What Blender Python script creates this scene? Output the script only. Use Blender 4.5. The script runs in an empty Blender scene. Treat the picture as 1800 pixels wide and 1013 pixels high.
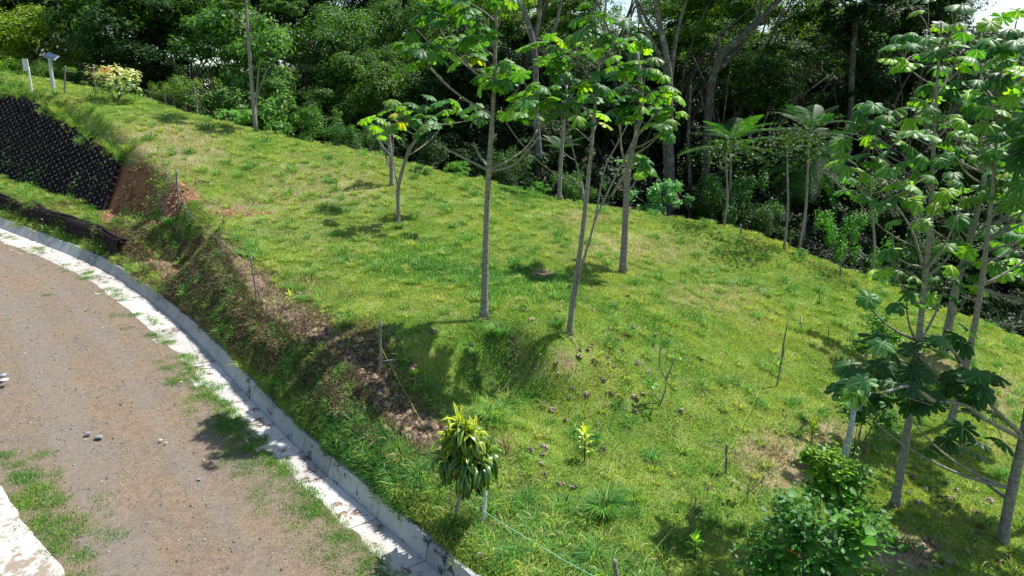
import bpy, math, random
import numpy as np
from math import radians as R, sin, cos, pi, tan

random.seed(7)
RNG = np.random.default_rng(11)
SC = bpy.context.scene
COL = SC.collection

# ------------------------------------------------------------------ camera, sky, sun, exposure
CAM_H = 7.1
PITCH = R(14.0)
FPX = 1200.0                       # focal length in photo pixels (1800 wide)
cam_d = bpy.data.cameras.new('camera')
cam_d.sensor_width = 36.0
cam_d.lens = 24.0
cam_d.clip_start = 0.1
cam_d.clip_end = 4000
cam = bpy.data.objects.new('camera', cam_d)
cam.location = (0, 0, CAM_H)
cam.rotation_euler = (pi / 2 - PITCH, 0, 0)
COL.objects.link(cam)
SC.camera = cam

SUN_EL = R(59)
SUN_AZ = math.atan2(0.85, 0.53)    # from +Y towards +X: ahead and to the right
world = bpy.data.worlds.new('World')
SC.world = world
world.use_nodes = True
wn = world.node_tree
for n in list(wn.nodes):
    wn.nodes.remove(n)
sky = wn.nodes.new('ShaderNodeTexSky')
sky.sky_type = 'NISHITA'
sky.sun_disc = False
sky.sun_elevation = SUN_EL
sky.sun_rotation = SUN_AZ
sky.air_density = 1.2
sky.dust_density = 1.0
bgn = wn.nodes.new('ShaderNodeBackground')
bgn.inputs['Strength'].default_value = 0.105
wo = wn.nodes.new('ShaderNodeOutputWorld')
wn.links.new(sky.outputs[0], bgn.inputs[0])
wn.links.new(bgn.outputs[0], wo.inputs[0])

sun_d = bpy.data.lights.new('sun', 'SUN')
sun_d.energy = 5.0
sun_d.angle = R(0.5)
sun_d.color = (1.0, 0.965, 0.91)
sun = bpy.data.objects.new('sun', sun_d)
sun.rotation_euler = (pi / 2 - SUN_EL, 0, -SUN_AZ + pi)
sun.location = (20, 20, 40)
COL.objects.link(sun)
SC.view_settings.view_transform = 'Standard'
SC.view_settings.look = 'None'
SC.view_settings.gamma = 1.0
SC.view_settings.use_curve_mapping = False
SC.view_settings.exposure = 0.84
SC.cycles.use_denoising = True
SC.cycles.max_bounces = 6
SC.cycles.diffuse_bounces = 3
SC.cycles.glossy_bounces = 2
SC.cycles.transmission_bounces = 4
SC.cycles.transparent_max_bounces = 4
SC.cycles.caustics_reflective = False
SC.cycles.caustics_refractive = False

# ------------------------------------------------------------------ photo <-> place helpers
CP, SP = cos(PITCH), sin(PITCH)

def ray(px, py):
    x = (px - 900.0) / FPX
    y = -(py - 506.5) / FPX
    return np.array([x, CP + y * SP, -SP + y * CP])

def atz(px, py, z):
    d = ray(px, py)
    return d * ((z - CAM_H) / d[2]) + np.array([0, 0, CAM_H])

def atY(px, py, Y):
    d = ray(px, py)
    return d * (Y / d[1]) + np.array([0, 0, CAM_H])

def project(x, y, z):
    zz = z - CAM_H
    dep = y * CP - zz * SP
    up = y * SP + zz * CP
    dep = np.maximum(dep, 0.05)
    return 900 + FPX * x / dep, 506.5 - FPX * up / dep, dep

# ------------------------------------------------------------------ noise (value noise, numpy)
def vnoise(x, y, seed=0):
    x = np.asarray(x, float); y = np.asarray(y, float)
    xi = np.floor(x).astype(np.int64); yi = np.floor(y).astype(np.int64)
    fx = x - xi; fy = y - yi
    fx = fx * fx * (3 - 2 * fx); fy = fy * fy * (3 - 2 * fy)
    def h(a, b):
        n = (a * 374761393 + b * 668265263 + seed * 982451653) & 0x7fffffff
        n = ((n ^ (n >> 13)) * 1274126177) & 0x7fffffff
        n = n ^ (n >> 16)
        return (n & 0xffff) / 65535.0
    v = (h(xi, yi) * (1 - fx) + h(xi + 1, yi) * fx) * (1 - fy) + \
        (h(xi, yi + 1) * (1 - fx) + h(xi + 1, yi + 1) * fx) * fy
    return v * 2 - 1

def fbm(x, y, seed=0, o=3):
    s = 0; a = 1.0; t = 0
    for i in range(o):
        s = s + a * vnoise(x * 2 ** i, y * 2 ** i, seed + i * 17); t += a; a *= 0.5
    return s / t

def sstep(a, b, x):
    t = np.clip((x - a) / (b - a), 0, 1)
    return t * t * (3 - 2 * t)

# ------------------------------------------------------------------ mesh helpers
def mesh_np(name, verts, quads=None, tris=None, mat=None, smooth=True, attrs=None):
    me = bpy.data.meshes.new(name)
    verts = np.asarray(verts, np.float32)
    loops = []; starts = []; tot = []
    k = 0
    if quads is not None and len(quads):
        q = np.asarray(quads, np.int32)
        loops.append(q.ravel()); starts.append(np.arange(len(q)) * 4 + k); tot.append(np.full(len(q), 4)); k += len(q) * 4
    if tris is not None and len(tris):
        q = np.asarray(tris, np.int32)
        loops.append(q.ravel()); starts.append(np.arange(len(q)) * 3 + k); tot.append(np.full(len(q), 3)); k += len(q) * 3
    loops = np.concatenate(loops); starts = np.concatenate(starts); tot = np.concatenate(tot)
    me.vertices.add(len(verts)); me.vertices.foreach_set('co', verts.ravel())
    me.loops.add(len(loops)); me.loops.foreach_set('vertex_index', loops.astype(np.int32))
    me.polygons.add(len(starts))
    me.polygons.foreach_set('loop_start', starts.astype(np.int32))
    me.polygons.foreach_set('loop_total', tot.astype(np.int32))
    me.polygons.foreach_set('use_smooth', np.full(len(starts), smooth))
    if attrs:
        for an, av in attrs.items():
            a = me.attributes.new(an, 'FLOAT', 'POINT')
            a.data.foreach_set('value', np.asarray(av, np.float32))
    me.update(calc_edges=True)
    if mat:
        me.materials.append(mat)
    return me

def link(name, me, parent=None, loc=None, rot=None, scale=None):
    o = bpy.data.objects.new(name, me)
    COL.objects.link(o)
    if parent is not None:
        o.parent = parent
    if loc is not None: o.location = tuple(float(v) for v in loc)
    if rot is not None: o.rotation_euler = tuple(float(v) for v in rot)
    if scale is not None:
        o.scale = (scale,) * 3 if np.isscalar(scale) else tuple(scale)
    return o

def tag(o, label=None, cat=None, group=None, kind=None):
    if label: o['label'] = label
    if cat: o['category'] = cat
    if group: o['group'] = group
    if kind: o['kind'] = kind
    return o

def empty(name, loc=(0, 0, 0), label=None, cat=None, group=None):
    o = bpy.data.objects.new(name, None)
    COL.objects.link(o)
    o.location = tuple(float(v) for v in loc)
    o.empty_display_size = 0.2
    return tag(o, label, cat, group)

class MB:
    """collects tubes / boxes / strips into one mesh"""
    def __init__(s):
        s.v = []; s.q = []; s.t = []; s.n = 0
    def add(s, v, q=(), t=()):
        v = np.asarray(v, float)
        s.v.append(v)
        if len(q): s.q.append(np.asarray(q) + s.n)
        if len(t): s.t.append(np.asarray(t) + s.n)
        s.n += len(v)
    def tube(s, pts, rad, sides=8, cap=True, wob=0.0):
        pts = np.asarray(pts, float); n = len(pts)
        rad = np.full(n, rad) if np.isscalar(rad) else np.asarray(rad, float)
        tg = np.gradient(pts, axis=0)
        tg /= np.linalg.norm(tg, axis=1)[:, None] + 1e-9
        ref = np.array([0.0, 0, 1]) if abs(tg[0, 2]) < 0.9 else np.array([1.0, 0, 0])
        u = np.cross(tg[0], ref); u /= np.linalg.norm(u)
        V = []
        for i in range(n):
            u = u - tg[i] * np.dot(u, tg[i]); u /= np.linalg.norm(u) + 1e-9
            w = np.cross(tg[i], u)
            a = np.arange(sides) * 2 * pi / sides
            r = rad[i] * (1 + wob * RNG.uniform(-1, 1, sides))
            V.append(pts[i] + (np.cos(a) * r)[:, None] * u + (np.sin(a) * r)[:, None] * w)
        V = np.concatenate(V)
        Q = []
        for i in range(n - 1):
            for k in range(sides):
                k2 = (k + 1) % sides
                Q.append((i * sides + k, i * sides + k2, (i + 1) * sides + k2, (i + 1) * sides + k))
        T = []
        if cap:
            V = np.concatenate([V, pts[:1], pts[-1:]])
            b = n * sides
            for k in range(sides):
                k2 = (k + 1) % sides
                T.append((b, k2, k))
                T.append((b + 1, (n - 1) * sides + k, (n - 1) * sides + k2))
        s.add(V, Q, T)
    def box(s, c, size, rz=0, taper=1.0):
        hx, hy, hz = [d / 2 for d in size]
        v = []
        for z, k in ((-hz, 1), (hz, taper)):
            for x, y in ((-hx, -hy), (hx, -hy), (hx, hy), (-hx, hy)):
                x *= k; y *= k
                v.append((c[0] + x * cos(rz) - y * sin(rz), c[1] + x * sin(rz) + y * cos(rz), c[2] + z))
        s.add(v, [(3, 2, 1, 0), (4, 5, 6, 7), (0, 1, 5, 4), (1, 2, 6, 5), (2, 3, 7, 6), (3, 0, 4, 7)])
    def mesh(s, name, mat, smooth=True, attrs=None):
        return mesh_np(name, np.concatenate(s.v), np.concatenate(s.q) if s.q else None,
                       np.concatenate(s.t) if s.t else None, mat, smooth, attrs)

def smooth_path(pts, n=5):
    """Catmull-Rom through control points"""
    p = np.asarray(pts, float)
    if len(p) < 3: 
        return np.array([p[0] + (p[-1] - p[0]) * t for t in np.linspace(0, 1, n + 1)])
    P = np.concatenate([[2 * p[0] - p[1]], p, [2 * p[-1] - p[-2]]])
    out = []
    for i in range(1, len(P) - 2):
        for t in np.arange(n) / n:
            a, b, c, d = P[i - 1], P[i], P[i + 1], P[i + 2]
            out.append(0.5 * ((2 * b) + (-a + c) * t + (2 * a - 5 * b + 4 * c - d) * t * t + (-a + 3 * b - 3 * c + d) * t ** 3))
    out.append(p[-1])
    return np.array(out)

# ------------------------------------------------------------------ materials
class NT:
    def __init__(s, name):
        s.m = bpy.data.materials.new(name); s.m.use_nodes = True
        s.t = s.m.node_tree
        for n in list(s.t.nodes): s.t.nodes.remove(n)
        s.out = s.n('ShaderNodeOutputMaterial')
    def n(s, typ, **kw):
        x = s.t.nodes.new(typ)
        for k, v in kw.items(): setattr(x, k, v)
        return x
    def l(s, a, b): s.t.links.new(a, b)
    def val(s, sock, v):
        if hasattr(v, 'is_linked') or hasattr(v, 'links'): s.l(v, sock)
        else: sock.default_value = v
    def noise(s, scale, detail=4, rough=0.6, vec=None, dist=0):
        x = s.n('ShaderNodeTexNoise'); x.inputs['Scale'].default_value = scale
        x.inputs['Detail'].default_value = detail; x.inputs['Roughness'].default_value = rough
        x.inputs['Distortion'].default_value = dist
        s.l(vec if vec is not None else s.pos(), x.inputs['Vector'])
        return x.outputs['Fac']
    def pos(s):
        if not hasattr(s, '_p'): s._p = s.n('ShaderNodeNewGeometry')
        return s._p.outputs['Position']
    def geo(s, o):
        s.pos(); return s._p.outputs[o]
    def ramp(s, f, a, b, lo=0.0, hi=1.0):
        x = s.n('ShaderNodeMapRange'); x.interpolation_type = 'SMOOTHSTEP'
        s.val(x.inputs['Value'], f); x.inputs['From Min'].default_value = a; x.inputs['From Max'].default_value = b
        x.inputs['To Min'].default_value = lo; x.inputs['To Max'].default_value = hi
        return x.outputs['Result']
    def mix(s, f, a, b, mode='MIX'):
        x = s.n('ShaderNodeMix'); x.data_type = 'RGBA'; x.blend_type = mode
        s.val(x.inputs[0], f)
        for k, c in ((6, a), (7, b)):
            if isinstance(c, tuple): x.inputs[k].default_value = (*c, 1)
            else: s.l(c, x.inputs[k])
        return x.outputs[2]
    def math(s, op, a, b=0.0):
        x = s.n('ShaderNodeMath'); x.operation = op
        s.val(x.inputs[0], a); s.val(x.inputs[1], b)
        return x.outputs[0]
    def attr(s, name):
        x = s.n('ShaderNodeAttribute'); x.attribute_name = name
        return x.outputs['Fac']
    def bump(s, h, strength=0.5, dist=0.02):
        x = s.n('ShaderNodeBump'); x.inputs['Strength'].default_value = strength
        x.inputs['Distance'].default_value = dist
        s.l(h, x.inputs['Height']); return x.outputs['Normal']
    def bsdf(s, col, rough=0.8, normal=None, spec=0.3):
        x = s.n('ShaderNodeBsdfPrincipled')
        if isinstance(col, tuple): x.inputs['Base Color'].default_value = (*col, 1)
        else: s.l(col, x.inputs['Base Color'])
        s.val(x.inputs['Roughness'], rough)
        x.inputs['Specular IOR Level'].default_value = spec
        if normal is not None: s.l(normal, x.inputs['Normal'])
        return x.outputs[0]
    def done(s, sh):
        s.l(sh, s.out.inputs['Surface']); return s.m

def leaf_mat(name, col, trans=None, k=0.35, rough=0.45, rib=None, var=0.45, spec=0.35, noise_amt=0.5, patch=None, use_obj=True, margin=None):
    t = NT(name)
    h = t.n('ShaderNodeHueSaturation')
    rnd = t.geo('Random Per Island')
    t.l(t.ramp(rnd, 0, 1, 1 - var, 1 + var), h.inputs['Value'])
    t.l(t.ramp(rnd, 0, 1, 0.512, 0.488), h.inputs['Hue'])
    h.inputs['Color'].default_value = (*col, 1)
    c = h.outputs[0]
    if patch:
        nz = t.noise(0.55, 3, 0.6)
        c = t.mix(t.ramp(nz, 0.42, 0.62), c, patch)
    if margin:
        e = t.attr('rib')
        c = t.mix(t.ramp(e, 0.15, 0.5), margin, c)
    if rib:
        r = t.attr('rib')
        c = t.mix(t.ramp(r, 0.80, 0.98), c, rib)
    if use_obj:
        oi = t.n('ShaderNodeObjectInfo')
        c = t.mix(1.0, c, oi.outputs['Color'], 'MULTIPLY')
    ps = t.bsdf(c, rough, None, spec)
    tr = t.n('ShaderNodeBsdfTranslucent')
    tc = t.mix(1.0, c, trans or (1.25, 1.35, 0.45), 'MULTIPLY')
    t.l(tc, tr.inputs['Color'])
    mx = t.n('ShaderNodeMixShader'); mx.inputs[0].default_value = k
    t.l(ps, mx.inputs[1]); t.l(tr.outputs[0], mx.inputs[2])
    return t.done(mx.outputs[0])

def bark_mat(name, a, b, ring=0.0, scale=9.0):
    t = NT(name)
    n1 = t.noise(scale, 5, 0.7)
    c = t.mix(t.ramp(n1, 0.35, 0.65), a, b)
    n2 = t.noise(2.0, 3, 0.6)
    c = t.mix(t.ramp(n2, 0.55, 0.72, 0, 0.6), c, (0.33, 0.34, 0.30))
    if ring:
        sx = t.n('ShaderNodeSeparateXYZ'); t.l(t.pos(), sx.inputs[0])
        w = t.math('SINE', t.math('MULTIPLY', t.math('ADD', sx.outputs[2], t.math('MULTIPLY', n2, 0.1)), ring))
        hgt = t.ramp(w, 0.75, 1.0)
        c = t.mix(t.math('MULTIPLY', hgt, 0.18), c, (0.06, 0.05, 0.045))
        nrm = t.bump(t.math('ADD', t.math('MULTIPLY', hgt, -1.0), n1), 0.6, 0.02)
    else:
        nrm = t.bump(n1, 0.7, 0.03)
    return t.done(t.bsdf(c, 0.85, nrm, 0.2))

M = {}
M['cecropia'] = leaf_mat('cecropia_leaf', (0.036, 0.125, 0.026), (1.9, 1.9, 0.4), 0.42, 0.46, rib=(0.14, 0.25, 0.09), var=0.0, spec=0.28)
M['broad'] = leaf_mat('broad_leaf', (0.05, 0.115, 0.03), (1.5, 1.6, 0.4), 0.36, 0.5, var=0.35, spec=0.3)
M['forest'] = leaf_mat('forest_leaf', (0.034, 0.075, 0.018), (1.6, 1.7, 0.45), 0.38, 0.55, var=0.6, spec=0.25)
M['weed'] = leaf_mat('weed_leaf', (0.09, 0.19, 0.03), (1.4, 1.5, 0.4), 0.36, 0.7, var=0.4, spec=0.15)
M['pale_leaf'] = leaf_mat('pale_leaf', (0.30, 0.36, 0.16), (1.2, 1.2, 0.7), 0.3, 0.4, var=0.4, spec=0.4)
M['litter'] = leaf_mat('litter', (0.10, 0.07, 0.042), (1, .9, .8), 0.1, 0.9, var=0.6, spec=0.1, use_obj=False)
M['fern'] = leaf_mat('frond_leaf', (0.05, 0.13, 0.03), (1.4, 1.5, 0.4), 0.42, 0.5, var=0.3)
M['dracaena'] = leaf_mat('dracaena_leaf', (0.05, 0.12, 0.02), (1.4, 1.5, 0.4), 0.3, 0.3, var=0.0, spec=0.5, margin=(0.36, 0.42, 0.06))
M['dry_leaf'] = leaf_mat('dry_leaf', (0.30, 0.24, 0.175), (1, .9, .8), 0.1, 0.8, var=0.0, use_obj=True)
M['bark'] = bark_mat('pale_bark', (0.17, 0.145, 0.125), (0.30, 0.27, 0.24), ring=38.0, scale=14)
M['bark_dark'] = bark_mat('forest_bark', (0.05, 0.043, 0.036), (0.115, 0.10, 0.085), 0, 5)
M['bark_grey'] = bark_mat('grey_bark', (0.085, 0.075, 0.066), (0.2, 0.185, 0.17), 0, 4)
M['bark_white'] = bark_mat('lichen_bark', (0.45, 0.47, 0.46), (0.22, 0.25, 0.22), 0, 12)
M['stake'] = bark_mat('weathered_wood', (0.12, 0.11, 0.095), (0.26, 0.235, 0.2), 0, 20)

# grass blades
def grass_mat(name, c1, c2, k=0.35):
    t = NT(name)
    big = t.noise(0.35, 3, 0.6)
    mid = t.noise(1.7, 3, 0.6)
    c = t.mix(t.ramp(t.math('ADD', t.math('MULTIPLY', big, 0.6), t.math('MULTIPLY', mid, 0.4)), 0.4, 0.6), c1, c2)
    h = t.n('ShaderNodeHueSaturation'); t.l(c, h.inputs['Color'])
    t.l(t.ramp(t.geo('Random Per Island'), 0, 1, 0.6, 1.45), h.inputs['Value'])
    ps = t.bsdf(h.outputs[0], 0.55, None, 0.3)
    tr = t.n('ShaderNodeBsdfTranslucent')
    t.l(t.mix(1.0, h.outputs[0], (1.35, 1.35, 0.6), 'MULTIPLY'), tr.inputs['Color'])
    mx = t.n('ShaderNodeMixShader'); mx.inputs[0].default_value = k
    t.l(ps, mx.inputs[1]); t.l(tr.outputs[0], mx.inputs[2])
    return t.done(mx.outputs[0])
M['grass'] = grass_mat('grass_blade', (0.16, 0.315, 0.038), (0.33, 0.41, 0.075))
M['grass_dark'] = grass_mat('grass_blade_deep', (0.04, 0.18, 0.04), (0.095, 0.27, 0.04))
M['straw'] = grass_mat('straw_blade', (0.44, 0.37, 0.2), (0.32, 0.27, 0.13), 0.25)

def ground_mat():
    t = NT('hillside_ground')
    n_big = t.noise(0.45, 4, 0.65); n_mid = t.noise(2.2, 5, 0.7); n_fine = t.noise(16, 6, 0.75); n_xf = t.noise(55, 3, 0.7)
    g = t.mix(t.ramp(n_big, 0.38, 0.62), (0.10, 0.20, 0.03), (0.20, 0.27, 0.05))
    g = t.mix(t.ramp(n_mid, 0.45, 0.7, 0, 0.45), g, (0.28, 0.24, 0.12))
    g = t.mix(t.ramp(n_fine, 0.52, 0.74, 0, 0.6), g, (0.045, 0.055, 0.02))
    straw = t.mix(t.ramp(n_fine, 0.35, 0.68), (0.40, 0.32, 0.2), (0.19, 0.14, 0.085))
    soil = t.mix(t.ramp(n_fine, 0.35, 0.68), (0.29, 0.20, 0.135), (0.12, 0.085, 0.058))
    soil = t.mix(t.ramp(n_mid, 0.5, 0.65, 0, 0.6), soil, (0.24, 0.17, 0.12))
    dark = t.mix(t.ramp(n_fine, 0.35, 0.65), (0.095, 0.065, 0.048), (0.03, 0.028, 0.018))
    red = t.mix(t.ramp(n_fine, 0.3, 0.7), (0.34, 0.155, 0.085), (0.19, 0.085, 0.05))
    red = t.mix(t.ramp(n_mid, 0.5, 0.68, 0, 0.5), red, (0.46, 0.27, 0.16))
    def m(base, col, a, w=0.25):
        f = t.math('ADD', t.attr(a), t.math('MULTIPLY', t.math('SUBTRACT', n_mid, 0.5), 1.1))
        f = t.math('ADD', f, t.math('MULTIPLY', t.math('SUBTRACT', n_fine, 0.5), 0.5))
        return t.mix(t.ramp(f, 0.5 - w, 0.5 + w), base, col)
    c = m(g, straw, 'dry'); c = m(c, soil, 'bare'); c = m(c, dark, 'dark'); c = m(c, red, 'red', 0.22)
    hgt = t.math('ADD', t.math('MULTIPLY', n_fine, 0.8), t.math('MULTIPLY', n_xf, 0.4))
    return t.done(t.bsdf(c, 0.95, t.bump(hgt, 0.9, 0.06), 0.1))
M['ground'] = ground_mat()

def road_mat():
    t = NT('gravel_road')
    a = t.noise(0.5, 4, 0.6); b = t.noise(6, 6, 0.75); c_ = t.noise(38, 5, 0.8)
    c = t.mix(t.ramp(a, 0.35, 0.65), (0.215, 0.155, 0.10), (0.175, 0.142, 0.105))
    m2 = t.noise(14, 5, 0.8)
    c = t.mix(t.ramp(m2, 0.42, 0.66, 0, 0.7), c, (0.11, 0.08, 0.055))
    c = t.mix(t.ramp(b, 0.4, 0.68, 0, 0.65), c, (0.095, 0.072, 0.053))
    c = t.mix(t.ramp(c_, 0.50, 0.68, 0, 0.8), c, (0.27, 0.24, 0.20))
    c = t.mix(t.ramp(c_, 0.47, 0.34, 0, 0.8), c, (0.07, 0.058, 0.045))
    v = t.n('ShaderNodeTexVoronoi'); v.inputs['Scale'].default_value = 24; t.l(t.pos(), v.inputs['Vector'])
    st = t.ramp(v.outputs['Distance'], 0.16, 0.10)
    sel = t.ramp(v.outputs['Color'], 0.86, 0.9)
    c = t.mix(t.math('MULTIPLY', st, sel), c, (0.34, 0.32, 0.29))
    gq = t.math('ADD', t.attr('track'), t.math('MULTIPLY', t.math('SUBTRACT', a, 0.5), 1.2))
    c = t.mix(t.ramp(gq, 0.3, 0.9, 0, 0.32), c, (0.17, 0.16, 0.145))
    gz = t.math('ADD', t.attr('green'), t.math('MULTIPLY', t.math('SUBTRACT', b, 0.5), 1.2))
    c = t.mix(t.ramp(gz, 0.45, 0.95, 0, 0.6), c, (0.07, 0.085, 0.03))
    h = t.math('ADD', t.math('MULTIPLY', c_, 0.7), b)
    return t.done(t.bsdf(c, 0.95, t.bump(h, 0.8, 0.03), 0.15))
M['road'] = road_mat()

def concrete_mat(name, base, stain, amt, seed=0.0):
    t = NT(name)
    mp = t.n('ShaderNodeMapping'); mp.inputs['Location'].default_value = (seed, seed, 0); t.l(t.pos(), mp.inputs['Vector'])
    v = mp.outputs[0]
    a = t.noise(1.3, 5, 0.7, v); b = t.noise(5.5, 6, 0.75, v, 0.6); f = t.noise(45, 4, 0.7, v)
    c = t.mix(t.ramp(a, 0.35, 0.7), base, tuple(x * 0.8 for x in base))
    c = t.mix(t.ramp(f, 0.5, 0.7, 0, 0.25), c, tuple(x * 0.55 for x in base))
    c = t.mix(t.ramp(t.math('ADD', t.math('MULTIPLY', a, 0.5), t.math('MULTIPLY', b, 0.6)), amt, amt + 0.05), c, stain)
    oi = t.n('ShaderNodeObjectInfo'); h = t.n('ShaderNodeHueSaturation'); t.l(c, h.inputs['Color'])
    t.l(t.ramp(oi.outputs['Random'], 0, 1, 0.78, 1.15), h.inputs['Value'])
    return t.done(t.bsdf(h.outputs[0], 0.85, t.bump(t.math('ADD', b, f), 0.35, 0.01), 0.25))
M['concrete'] = concrete_mat('drain_wall_concrete', (0.37, 0.37, 0.355), (0.05, 0.05, 0.055), 0.59)
M['concrete_floor'] = concrete_mat('drain_floor_concrete', (0.46, 0.445, 0.41), (0.14, 0.09, 0.065), 0.585, 13.0)
M['concrete_old'] = concrete_mat('old_apron_concrete', (0.40, 0.385, 0.35), (0.2, 0.16, 0.12), 0.58, 31.0)
M['concrete_clean'] = concrete_mat('drain_wall_clean', (0.38, 0.38, 0.365), (0.2, 0.2, 0.2), 0.6, 5.0)

def plain(name, col, rough=0.6, spec=0.4, nz=None, metal=0):
    t = NT(name)
    c = col
    if nz:
        c = t.mix(t.ramp(t.noise(nz, 4, 0.7), 0.4, 0.6), col, tuple(x * 0.6 for x in col))
    return t.done(t.bsdf(c, rough, None, spec))
M['geocell'] = plain('black_plastic', (0.03, 0.028, 0.032), 0.25, 1.0)
M['weld_glint'] = plain('glint_plastic', (0.33, 0.3, 0.34), 0.35, 0.8, 7)  # pale grey that paints highlights onto the black plastic welds
M['geotextile'] = plain('dark_fill', (0.028, 0.02, 0.02), 0.9, 0.1, 6)
M['rope_green'] = plain('green_rope', (0.25, 0.5, 0.36), 0.6)
M['string_yellow'] = plain('yellow_string', (0.5, 0.55, 0.12), 0.6)
M['wire'] = plain('fence_wire', (0.25, 0.24, 0.22), 0.5)
M['white_paint'] = plain('white_paint', (0.72, 0.72, 0.68), 0.7, 0.3, 18)
M['grey_metal'] = plain('grey_metal', (0.4, 0.42, 0.42), 0.4, 0.5)
M['solar'] = plain('solar_panel', (0.03, 0.05, 0.10), 0.2, 0.7)
M['stone'] = plain('pale_stone', (0.5, 0.48, 0.45), 0.8, 0.3, 9)
M['stone_grey'] = plain('grey_stone', (0.24, 0.26, 0.27), 0.8, 0.3, 9)
M['gravel'] = plain('gravel_stone', (0.33, 0.31, 0.29), 0.85, 0.3, 3)

# ------------------------------------------------------------------ channel lines (near -> far)
def zr_of(px):        # road level under the photo column px of the drain
    return np.interp(px, [-400, 0, 60, 185, 262, 400, 560, 690, 837, 1200], [4.7, 2.25, 1.98, 1.35, 0.95, 0.48, 0.1, 0.0, -0.05, -0.1])
crest_px = [(837, 1012), (757, 947), (675, 875), (630, 842), (580, 805), (540, 765), (487, 711), (450, 677), (421, 644),
            (391, 611), (358, 581), (333, 553), (298, 530), (266, 506), (240, 486), (185, 450), (140, 433), (60, 405), (0, 383)]
crest = [atz(x, y, zr_of(x) + 0.33) for x, y in crest_px]
d0 = crest[0] - crest[2]; d0 /= np.linalg.norm(d0[:2])
d1 = crest[-1] - crest[-4]; d1 /= np.linalg.norm(d1[:2])
crest = [crest[0] + d0 * 9] + [crest[0] + d0 * 4] + crest + [crest[-1] + d1 * 6 + np.array([0, 0, 0.1]), crest[-1] + d1 * 14]
crest = np.array(crest)
# smooth slightly
for _ in range(2):
    c2 = crest.copy(); c2[1:-1] = crest[1:-1] * 0.5 + (crest[:-2] + crest[2:]) * 0.25; crest = c2
CR = smooth_path(crest, 6)
seg = np.diff(CR[:, :2], axis=0)
seg_l = np.linalg.norm(seg, axis=1)
CS = np.concatenate([[0], np.cumsum(seg_l)])
tan2 = np.gradient(CR[:, :2], axis=0); tan2 /= np.linalg.norm(tan2, axis=1)[:, None]
nrm2 = np.stack([tan2[:, 1], -tan2[:, 0]], 1)      # towards the hill (right of travel near -> far)
def cpx(s):     # photo column of crest at arc length s
    i = np.array([project(*p)[0] for p in CR])
    return np.interp(s, CS, i)
CR_PX = np.array([project(p[0], p[1], p[2])[0] if p[1] > 2 else 1200 for p in CR])

def to_st(x, y):
    """arc length s and signed distance t (positive = hill side) to the crest line"""
    x = np.asarray(x, float).ravel(); y = np.asarray(y, float).ravel()
    best = np.full(x.shape, 1e18); S = np.zeros_like(x); T = np.zeros_like(x)
    for i in range(len(seg)):
        ax, ay = CR[i, 0], CR[i, 1]
        ux, uy = seg[i] / seg_l[i]
        rx, ry = x - ax, y - ay
        u = rx * ux + ry * uy
        lo = -1e9 if i == 0 else 0.0
        hi = 1e9 if i == len(seg) - 1 else seg_l[i]
        uc = np.clip(u, lo, hi)
        d2 = (rx - uc * ux) ** 2 + (ry - uc * uy) ** 2
        side = ux * ry - uy * rx           # >0 left
        k = d2 < best
        best = np.where(k, d2, best)
        S = np.where(k, CS[i] + uc, S)
        T = np.where(k, np.sqrt(d2) * np.where(side > 0, -1, 1), T)
    return S, T

def from_st(s, t):
    x = np.interp(s, CS, CR[:, 0]) + np.interp(s, CS, nrm2[:, 0]) * t
    y = np.interp(s, CS, CR[:, 1]) + np.interp(s, CS, nrm2[:, 1]) * t
    return x, y
def zroad(s):
    return np.interp(s, CS, CR[:, 2]) - 0.33

# ------------------------------------------------------------------ hill surface: thin plate through surveyed points
ctrl = []
for px, py, z in [(452, 540, 1.95), (390, 470, 2.5), (330, 430, 3.0), (312, 375, 3.6), (650, 660, 1.5), (700, 715, 1.15), (760, 790, .85),
                  (797, 912, .5), (837, 1000, .3), (850, 562, 1.98), (1000, 592, 1.75), (930, 596, 1.85), (790, 604, 1.85), (870, 662, .98), (935, 680, .82), (1005, 668, 1.0), (795, 668, 1.15), (1080, 1013, .1),
                  (1060, 900, .15), (950, 480, 2.1), (1095, 480, 1.8), (1200, 800, -.05), (1276, 830, -.2), (1365, 680, 0), (1440, 535, .4),
                  (1570, 892, -.6), (1760, 950, -1.0), (1300, 600, .55), (1670, 745, -1.0), (1660, 610, -.7), (1800, 700, -1.6),
                  (1100, 700, .6), (1200, 560, 1.2), (600, 480, 2.3), (750, 470, 2.35), (560, 570, 1.9), (760, 620, 1.7), (1000, 1000, .15),
                  (870, 730, 0.75)]:
    ctrl.append(atz(px, py, z))
def atD(px, py, D):
    return atY(px, py, D)
skyl = [(-200, 110, 48, 1.5), (0, 130, 43, 1.5), (130, 150, 42, 2), (250, 175, 41, 2.5), (450, 230, 39, 3), (650, 270, 37, 3.2), (850, 320, 35, 3.5), (1100, 370, 33, 3.5),
        (1300, 405, 32, 3.5), (1500, 480, 30, 3.2), (1650, 540, 28, 3), (1800, 600, 26, 3), (1950, 660, 25, 3)]
for px, py, D in [(700, 392, 27), (500, 330, 30), (330, 290, 31), (215, 285, 30), (110, 200, 33.5), (0, 165, 37), (900, 400, 28), (1250, 470, 27)]:
    ctrl.append(atD(px, py, D))
for px, py, D, dz in skyl:
    ctrl.append(atD(px, py, D))
    ctrl.append(atD(px, py, D + 9) - np.array([0, 0, dz]))
    ctrl.append(atD(px, py, D + 24) - np.array([0, 0, dz * 3.2]))
for p in [(-60, 30, 11), (-8, -5, 0.2), (10, -5, -1.5), (30, 5, -4), (30, 15, -4), (-3, 2, 0.3), (12, 2, -1.2)]:
    ctrl.append(np.array(p, float))
ctrl = np.array(ctrl)
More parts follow.
